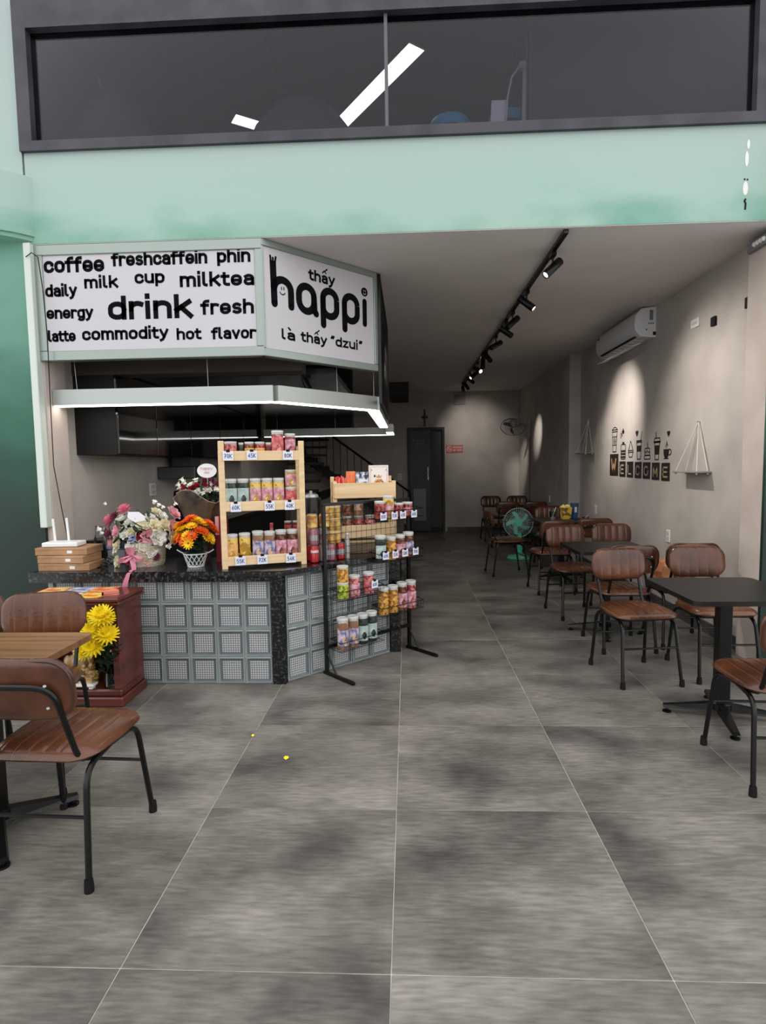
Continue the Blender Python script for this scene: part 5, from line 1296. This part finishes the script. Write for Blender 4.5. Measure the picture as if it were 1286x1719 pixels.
for k in range(8): place(fb2, 'ydaisy' if k % 2 else 'odaisy', (.1 * math.cos(k), .07 + .03 * math.sin(k), .25 + .02 * (k % 3)), .04, (0, 0, .16))

# wrapped bouquet
bq = thing('wrapped_bouquet', 'dark paper wrapped bouquet of red and white flowers with an oval white tag', 'flowers', (-1.53, 4.205, .7825))
q = MB(); P = []; n_ = 28
rn = random.Random(8)
for k in range(n_):
    a = 2 * PI * k / n_; w_ = 1 + .12 * math.sin(5 * a) + .06 * math.sin(11 * a)
    P += [(.05 * math.cos(a), .045 * math.sin(a), 0), (.09 * math.cos(a) * w_, .06 * math.sin(a) * w_, .2), (.15 * math.cos(a) * w_, .09 * math.sin(a) * w_, .38), (.20 * math.cos(a) * w_, .115 * math.sin(a) * w_, .48 + .05 * math.sin(3 * a + 1))]
q.add(P, [(4 * k + i, 4 * ((k + 1) % n_) + i, 4 * ((k + 1) % n_) + i + 1, 4 * k + i + 1) for k in range(n_) for i in range(3)])
q.obj('wrapping_paper', noise_mat('dark_wrap', (46, 38, 34), (104, 88, 70), .4, 6), bq, smooth=25)
q = MB(); q.tube([P[4 * k + 3] for k in range(n_)], .003, 4, closed=True); q.obj('paper_edge', mat('kraft_edge', (150, 122, 100), .6), bq)
foliage(bq, (0, 0, .50), .14, 90, .05, M_leafd, 12, .5)
bl = [('red', -.02, .545), ('red', .05, .55), ('white', -.055, .555), ('wdaisy', -.10, .565), ('wdaisy', -.125, .53), ('red', -.11, .535), ('wdaisy', -.08, .50), ('white', .01, .51), ('wdaisy', .03, .49), ('white', .065, .52), ('wdaisy', -.02, .58), ('wdaisy', .09, .555), ('plum', .09, .585), ('plum', .12, .56), ('red', -.055, .52), ('wdaisy', .0, .475), ('wdaisy', -.14, .555), ('white', -.03, .49), ('plum', .04, .59), ('wdaisy', -.12, .59), ('wdaisy', .12, .52)]
for key, x, z in bl: place(bq, key, (x, -.06 + (z - .48) * .4, z), .034, (0, .03, .42))
q = MB(); P = arc(0, 0, .072, .052, 0, 350, 26); q.prism(P, 0, .003, 0, T(.065, -.035, .665) @ ROX(PI / 2)); tg2 = q.obj('oval_tag', mat('oval_tag_white', (238, 234, 236), .5), bq)
text_mb('Happy'.lower(), .02, .11, .672, .016, .16, y=-.0395).obj('lettering', fm_('tagpink', (214, 130, 150)), bq, smooth=0)
text_mb('day', .045, .085, .645, .014, .16, y=-.0395).obj('lettering', fm_('tagpink', (214, 130, 150)), bq, smooth=0)
MB().tube([(.065, -.03, .50), (.065, -.03, .63)], .003, 5).obj('stick', M_white, bq)
rdb = thing('red_gift_box', 'tall dark red gift box between the daisies and the pine rack', 'box', (-1.365, 4.10, .7825))
MB().box(-.03, .035, 0, .10, 0, .335, bev=.002).obj('box', mat('gift_red', (130, 24, 38), .35), rdb); MB().box(-.0305, -.004, -.001, .0, .2, .334).obj('pale_panel', fm_('gpink', (226, 160, 160)), rdb)

# boxes, router, tub at the left end
M_kraft = noise_mat('kraft_card', (150, 112, 78), (176, 138, 100), .7, 7)
for k, (dx, dw, rz, lab) in enumerate(((.03, .35, 3, 'bottom flat kraft box of the stack at the left end of the counter'), (.02, .33, -6, 'middle flat kraft box of the stack at the left end of the counter'), (0, .36, 2, 'top flat kraft box, under the white router'))):
    t = thing('kraft_box', lab, 'box', (-2.555 + dx, 3.79 + .01 * k, .7825 + .0525 * k), R(rz * .5), 'flat kraft boxes under the router')
    MB().box(0, dw, 0, .22, 0, .05, bev=.002).obj('box', M_kraft, t); MB().box(-.001, dw + .001, -.001, .221, .034, .0355).obj('lid_seam', mat('kraft_dark', (110, 78, 52), .7), t)
    q = MB(); q.box(dw * .62, dw * .62 + .035, -.0015, 0, .012, .032); q.obj('label', M_white, t)
rt = thing('wifi_router', 'white router with two upright antennas on the stacked kraft boxes', 'router', (-2.40, 3.90, .9405), R(4))
MB().box(-.12, .12, -.07, .07, 0, .032, bev=.006).obj('body', M_white, rt)
for x in (-.095, .0): MB().box(x - .008, x + .008, .062, .074, .01, .19, bev=.003).obj('antenna', M_white, rt, rot=(0, R(-3), 0))
tub = thing('plastic_tub', 'clear plastic tub with a pale blue lid left of the flower basket', 'tub', (-2.13, 4.14, .7825))
MB().box(-.07, .07, -.05, .05, 0, .10, bev=.01).obj('body', mat('milky_plastic', (150, 152, 152), .3), tub); MB().box(-.075, .075, -.055, .055, .10, .135, bev=.008).obj('lid', mat('pale_blue_lid', (124, 138, 190), .4), tub)
bag = thing('clear_bag', 'crumpled clear plastic bag behind the router', 'bag', (-2.28, 4.17, .7825))
q = MB(); rn = random.Random(2); P = []
for i in range(7):
    for k in range(12):
        a = 2 * PI * k / 12; r_ = (.07 - .006 * i) * rn.uniform(.8, 1.2); P.append((r_ * math.cos(a), r_ * .7 * math.sin(a), .045 * i))
q.add(P, [(i * 12 + k, i * 12 + (k + 1) % 12, (i + 1) * 12 + (k + 1) % 12, (i + 1) * 12 + k) for i in range(6) for k in range(12)])
q.obj('film', M_clear, bag, smooth=15)
# dark tray at the basket's foot and small gear behind the pine rack
ty = thing('cash_tray', 'dark tray with a red striped pen holder seen through the pine rack', 'tray', (-1.15, 4.22, .7825), R(12))
MB().box(0, .34, 0, .10, 0, .20, bev=.006).obj('tray', noise_mat('grey_brown_card', (84, 74, 68), (100, 90, 82), .7, 5), ty); MB().box(.12, .145, .02, .045, .20, .265, bev=.003).obj('pen_holder', LB['red'], ty)

jar('left small dark red jar on the tray behind the pine rack bottom shelf', (-.91, 4.315, .9828), .027, .075, 'red', 'red')
jar('right small dark red jar on the tray behind the pine rack bottom shelf', (-.85, 4.328, .9828), .027, .075, 'red', 'red')
# ---------------------------------------------------------------- altar cabinet with offerings
M_rw = noise_mat('red_lacquer_wood', (70, 24, 18), (104, 42, 30), .3, 3, (1, 1, 6), coat=.35)
al = thing('altar_cabinet', 'small red lacquered floor altar cabinet against the glass block counter', 'altar', (-2.11, 3.56, 0))
hx, hy = .30, .155
MB().box(-hx - .035, hx + .038, -hy - .02, hy + .012, 0, .06, bev=.008).obj('plinth', M_rw, al)
MB().box(-hx - .02, hx + .025, -hy - .005, hy + .01, .06, .105, bev=.01).obj('plinth_moulding', M_rw, al)
for s_ in (-1, 1):
    MB().box(s_ * hx - .022, s_ * hx + .022, -hy, hy, .105, .635, bev=.003).obj('side_panel', M_rw, al)
    MB().box(s_ * hx + s_ * .022 - .003, s_ * hx + s_ * .022 + .003, -hy + .04, hy - .04, .16, .54, bev=.003).obj('raised_panel', M_rw, al)
MB().box(-hx + .022, hx - .022, hy - .015, hy, .105, .635).obj('back_panel', M_rw, al)
MB().box(-hx + .022, hx - .022, -hy, -hy + .02, .565, .635, bev=.004).obj('top_rail', M_rw, al)
for k in range(4): MB().box(-.2 + k * .11, -.12 + k * .11, -hy - .004, -hy, .583, .619, bev=.002).obj('carved_panel', M_rw, al)
MB().box(-hx - .04, hx + .045, -hy - .02, hy + .012, .635, .662, bev=.008).obj('cornice', M_rw, al)
MB().box(-hx - .045, hx + .045, -hy - .035, hy + .015, .662, .685, bev=.006).obj('top', M_rw, al)
# leaflets on the altar top
lc = [((226, 120, 60), (236, 190, 120)), ((232, 150, 70), (240, 206, 140)), ((220, 220, 226), (150, 150, 180)), ((206, 206, 214), (140, 146, 176)), ((236, 150, 50), (240, 210, 110)), ((226, 96, 50), (240, 180, 110))]
names = ('front left orange', 'back left orange', 'front middle white', 'back middle white', 'front right yellow-orange', 'back right orange-red')
for k in range(6):
    c = k // 2; r_ = k % 2
    t = thing('leaflet', '%s leaflet in the row on the altar cabinet top' % names[k], 'leaflet', (-2.385 + c * .165, 3.395 + r_ * .155  , .6855 + .001 * (k % 2)), R((-4, 3, 0, 2, -2, 6)[k]), 'leaflets on the altar cabinet top')
    MB().box(0, .155, 0, .145, 0, .003).obj('cover', noise_mat('leaflet_%d' % k, lc[k][0], lc[k][1], .4, 16, (1, 2, 1), lo=.42, hi=.58), t)
    MB().box(.03, .12, .05, .07, .003, .0036).obj('printed_band', mat('band_%d' % (k // 2), ((180, 60, 30), (70, 70, 110), (200, 90, 30))[c], .5), t)
t = thing('leaflet', 'loose folded red leaflet at the right edge of the altar cabinet top', 'leaflet', (-1.90, 3.44, .6855), R(28), 'leaflets on the altar cabinet top')
MB().box(0, .10, 0, .17, 0, .003).obj('cover', noise_mat('leaflet_9', (170, 70, 50), (226, 160, 130), .4, 20), t); MB().box(.01, .09, .02, .05, .003, .02, 0, ROX(.12)).obj('fold', mat('fold_pink', (214, 130, 120), .5), t)
# vase of yellow chrysanthemums
vs_ = thing('flower_vase', 'clear glass vase of yellow chrysanthemums standing in the altar cabinet', 'flowers', (-1.875, 3.455, .1055))
MB().lathe([(.0, 0), (.042, 0), (.044, .01), (.038, .12), (.05, .17), (.047, .17), (.035, .12), (.038, .012), (0, .01)], 22).obj('vase', M_clear, vs_)
rn = random.Random(11); q = MB()
bls = [(.03, -.13, .485, .085), (-.015, -.14, .395, .09), (.065, -.14, .375, .078), (-.01, -.16, .31, .08), (-.075, -.15, .28, .07), (-.115, -.12, .41, .05), (-.125, -.12, .365, .042), (-.07, -.10, .475, .036), (.06, -.12, .465, .055)]
for x, y, z, r_ in bls + [(.05, 0, .33, 0), (.03, -.03, .27, 0), (-.14, -.03, .29, 0)]:
    q.tube([(rn.uniform(-.02, .02), rn.uniform(-.02, .02), .015), (x * .25, y * .3, .18), (x, y, z)], .003, 5)
q.obj('stems', M_leafd, vs_, kind='stuff')
for x, y, z, r_ in bls: place(vs_, 'ymum', (x, y, z), r_ * .88, (0, .04, .15), 'chrysanthemum')
for x, y, z in ((.03, -.05, .24), (-.06, -.05, .21), (-.15, -.03, .285), (.06, -.04, .31)): place(vs_, 'wdaisy', (x, y, z), .012, (0, .03, .1), 'bud')
foliage(vs_, (0, -.06, .26), .09, 130, .05, M_leafd, 21, 1.)
foliage(vs_, (0, -.0, .10), .03, 40, .06, M_leafd, 22, 1.5)
# figurines
M_gf = noise_mat('cream_gold_glaze', (176, 130, 80), (226, 196, 150), .25, 12, coat=.5)
M_gg = noise_mat('gold_glaze', (150, 110, 40), (206, 170, 90), .25, 14, coat=.5)
def figurine(label, loc, s, m, rz=0):
    t = thing('seated_figurine', label, 'figurine', loc, rz)
    MB().lathe([(.0, 0), (.075 * s, 0), (.08 * s, .01 * s), (.07 * s, .03 * s), (.072 * s, .045 * s), (0, .05 * s)], 20).obj('base', m, t)
    q = MB().ball((0, 0, .105 * s), .07 * s, 16, 0, (1.05, .85, .95))
    q.ball((-.055 * s, -.02 * s, .065 * s), .036 * s, 12, 0, (1.2, 1.2, .7)).ball((.055 * s, -.02 * s, .065 * s), .036 * s, 12, 0, (1.2, 1.2, .7))
    q.ball((-.07 * s, 0, .115 * s), .028 * s, 10, 0, (.9, .9, 1.4)).ball((.07 * s, 0, .115 * s), .028 * s, 10, 0, (.9, .9, 1.4))
    q.ball((-.05 * s, -.05 * s, .09 * s), .018 * s, 8).ball((.05 * s, -.05 * s, .09 * s), .018 * s, 8)
    q.obj('robed_body', m, t, smooth=60)
    h = MB().ball((0, -.005 * s, .195 * s), .040 * s, 14, 0, (1, 1, 1.05)).ball((-.04 * s, 0, .195 * s), .011 * s, 8).ball((.04 * s, 0, .195 * s), .011 * s, 8).ball((0, -.044 * s, .19 * s), .008 * s, 6)
    h.obj('head', m, t, smooth=60)
    MB().lathe([(.043 * s, 0), (.046 * s, .008 * s), (.03 * s, .035 * s), (.012 * s, .045 * s), (0, .046 * s)], 14, 0, T(0, 0, .215 * s)).obj('cap', M_gg, t)
    q = MB()
    for dx in (-.014, .014): q.ball((dx * s, -.042 * s, .203 * s), .0045 * s, 6)
    q.obj('eyes', M_blackm, t)
    return t
figurine('large cream glazed seated figurine at the left inside the altar cabinet', (-2.17, 3.61, .1055), 1.0, M_gf, .15)
figurine('gold and cream seated figurine at the right side of the altar, behind the vase', (-1.91, 3.62, .1055), .85, M_gf, -.3)
figurine('small golden seated figurine in the middle of the altar, left of the vase', (-2.04, 3.53, .1055), .50, M_gg)
ib = thing('incense_bowl', 'cream porcelain incense bowl left of the small cups on the altar', 'bowl', (-2.135, 3.485, .1055))
MB().lathe([(.0, 0), (.028, 0), (.03, .01), (.045, .03), (.048, .055), (.036, .07), (.034, .066), (.03, .03), (0, .028)], 24).obj('bowl', M_gf, ib); MB().lathe([(.0485, .042), (.0495, .046), (.0485, .05)], 24).obj('painted_band', M_blackm, ib)
pt_ = thing('cup_stand', 'low white stand holding three small cups at the front of the altar', 'stand', (-2.045, 3.425, .1055))
MB().box(-.11, .085, -.032, .03, .018, .034, bev=.004).obj('tray', M_white, pt_)
for x in (-.085, .06): MB().box(x - .012, x + .012, -.02, .02, 0, .018, bev=.002).obj('foot', M_white, pt_)
for k in range(3):
    t = thing('small_cup', ('left', 'middle', 'right')[k] + ' of the three small cream cups on the white altar stand', 'cup', (-2.105 + k * .052, 3.425, .1397), 0, 'small cream cups on the altar stand')
    MB().lathe([(.0, 0), (.018, 0), (.021, .035), (.0235, .038), (.0235, .042), (.018, .042), (.016, .03), (0, .03)], 18).obj('cup', M_gf, t)
    MB().lathe([(0, .0305), (.0165, .0305)], 14).obj('tea', mat('dark_tea', (40, 26, 18), .1), t)

# petals on the floor
for x, y, s_, lab in ((-.627, 2.76, .022, 'small yellow petal on the open floor tile in front of the counter'), (-.862, 3.006, .014, 'tiny yellow petal on the floor joint before the corner post')):
    q = MB(); petal_grid(q, T(0, 0, .001), s_, s_ * 1.2, .006, 4); tag(q.obj('petal', fm_('yellow', (250, 226, 30)), None, (x, y, 0)), lab, 'petal')

# ---------------------------------------------------------------- upstairs, seen through the window
up = thing('angled_bar_lamp', 'angled linear lamp glowing upstairs behind the window', 'lamp', (0, 0, 0))
M_led2 = mat('upstairs_led', (230, 228, 226), .5, emit=3.8, ecol=(240, 238, 234))
led_bar((.14, 5.185), (-.93, 6.66), 5.0, .16, .17, up, M_blackm, M_led2, .03)
led_bar((-1.745, 6.08), (-1.02, 6.56), 5.0, .16, .17, up, M_blackm, M_led2, .03)
for x, y in ((.12, 5.22), (-.8, 6.5), (-1.6, 6.18)): MB().tube([(x, y, 5.16), (x, y, 6.4)], .003, 5).obj('hanging_wire', M_blackm, up)
for (x, y0_, y1_, lab) in ((1.35, 6.84, 8.6, 'black ceiling track upstairs right of the lamp'), (-1.55, 6.9, 8.3, 'black ceiling track upstairs left of the lamp')):
    t = thing('upstairs_track', lab, 'light track', (x, 0, 6.4))
    MB().box(-.02, .02, y0_, y1_, -.05, 0).obj('rail', M_black, t)
    MB().tube([(0, y0_ + .3, -.05), (.1, y0_ + .2, -.25)], .04, 10).obj('head', M_black, t)
    MB().tube([(0, y1_ - .5, -.05), (-.1, y1_ - .6, -.25)], .04, 10).obj('head', M_black, t)
bd = thing('green_board', 'large dark green board leaning behind the right half of the window', 'board', (1.64, 4.33, 3.3))
MB().box(-.75, .75, 0, .03, .0, 1.175).obj('board', noise_mat('dark_green_board', (44, 56, 52), (52, 62, 56), .6, 3), bd); MB().box(-.765, -.75, -.004, .034, 0, 1.18).obj('edge', M_darkm, bd)
def beanbag(label, loc, r, h, m):
    t = thing('bean_bag', label, 'bean bag', loc)
    pr2 = [(0, 0), (r * .9, .0), (r, .12 * h), (r * 1.02, .35 * h), (r * .85, .62 * h), (r * .5, .85 * h), (r * .28, .93 * h), (r * .34, .97 * h), (r * .25, h), (0, h)]
    q = MB().lathe(pr2, 28)
    rn_ = random.Random(int(r * 100)); q.v = [(x * (1 + .04 * math.sin(5 * math.atan2(y, x))), y * (1 + .04 * math.sin(5 * math.atan2(y, x))), z) for x, y, z in q.v]
    q.obj('bag', m, t, smooth=60)
    MB().tube([(-r * .25, -r * .2, .93 * h), (-r * .27, -r * .22, .99 * h)], .012, 6).obj('pull_tab', M_white, t)
beanbag('dark grey bean bag with gathered top in the left corner of the window', (-2.22, 4.62, 3.3), .34, 1.16, noise_mat('olive_fabric', (74, 76, 68), (84, 86, 78), .9, 12))
t = thing('round_lantern', 'dark dome shaped cushion in the left half of the window behind the lamp', 'cushion', (-.80, 4.85, 3.3))
MB().lathe([(0, 0), (.36, 0), (.43, .25), (.45, .55), (.40, .80), (.28, .96), (.12, 1.03), (0, 1.04)], 32).obj('body', noise_mat('slate_fabric', (70, 72, 84), (78, 80, 92), .8, 10), t); MB().tube([(-.06, -.12, 1.02), (.06, -.12, 1.03)], .012, 6).obj('handle', M_blackm, t)
M_tl = mat('teal_seat', (60, 170, 215), .4)
for x, z, lab in ((.355, 4.085, 'left blue stool seat showing over the window sill'), (.80, 4.10, 'right blue stool seat showing over the window sill')):
    t = thing('bar_stool', lab, 'stool', (x, 4.66, 3.3), 0, 'blue stools upstairs')
    MB().lathe([(0, z - 3.3 - .09), (.15, z - 3.3 - .09), (.165, z - 3.3 - .05), (.14, z - 3.3 - .01), (0, z - 3.3)], 26).obj('seat', M_tl, t)
    for k in range(4):
        a = PI / 4 + k * PI / 2; MB().tube([(.1 * math.cos(a), .1 * math.sin(a), z - 3.3 - .09), (.18 * math.cos(a), .18 * math.sin(a), 0)], .012, 6).obj('leg', M_black, t)
cd = thing('white_panel', 'plain white slanted panel between the two blue stools behind the window sill', 'card', (.62, 4.42, 3.3))  # slanted white panel for a white shape of unclear origin
MB().add([(-.02, 0, 0), (.11, 0, 0), (.13, .0, .78), (.02, .0, .78), (-.02, .012, 0), (.11, .012, 0), (.13, .012, .78), (.02, .012, .78)], [(0, 1, 2, 3), (7, 6, 5, 4), (0, 4, 5, 1), (2, 6, 7, 3), (1, 5, 6, 2), (0, 3, 7, 4)]).obj('card', M_white, cd)
ps = thing('wooden_stand', 'pale wooden upright with a thin curved arm beside the green board', 'stand', (.86, 4.40, 3.3))
M_pw = mat('pale_post_wood', (220, 206, 190), .5)
MB().box(-.018, .018, -.02, .02, 0, .97, 0, RY(.02)).obj('upright', M_pw, ps); MB().box(-.03, .045, -.025, .025, .97, 1.02, bev=.01).obj('head', M_pw, ps)
MB().tube([(-.02, 0, 1.0), (-.08, 0, .92), (-.11, 0, .78), (-.12, 0, .62)], .007, 6).obj('arm', M_pw, ps)

ks = thing('kitchen_spotlight', 'small black spotlight under the kitchen soffit below the slanted sign', 'spotlight', (-.84, 4.90, 2.218))
MB().box(-.04, .04, -.02, .02, -.015, 0, bev=.003).obj('adapter', M_black, ks); MB().tube([(0, 0, -.015), (0, 0, -.05)], .006, 6).obj('stem', M_black, ks)
MB().lathe([(0, -.07), (.026, -.07), (.028, .07), (.022, .07), (0, .06)], 16, 0, T(.01, 0, -.08) @ RY(R(155))).obj('barrel', M_black, ks)
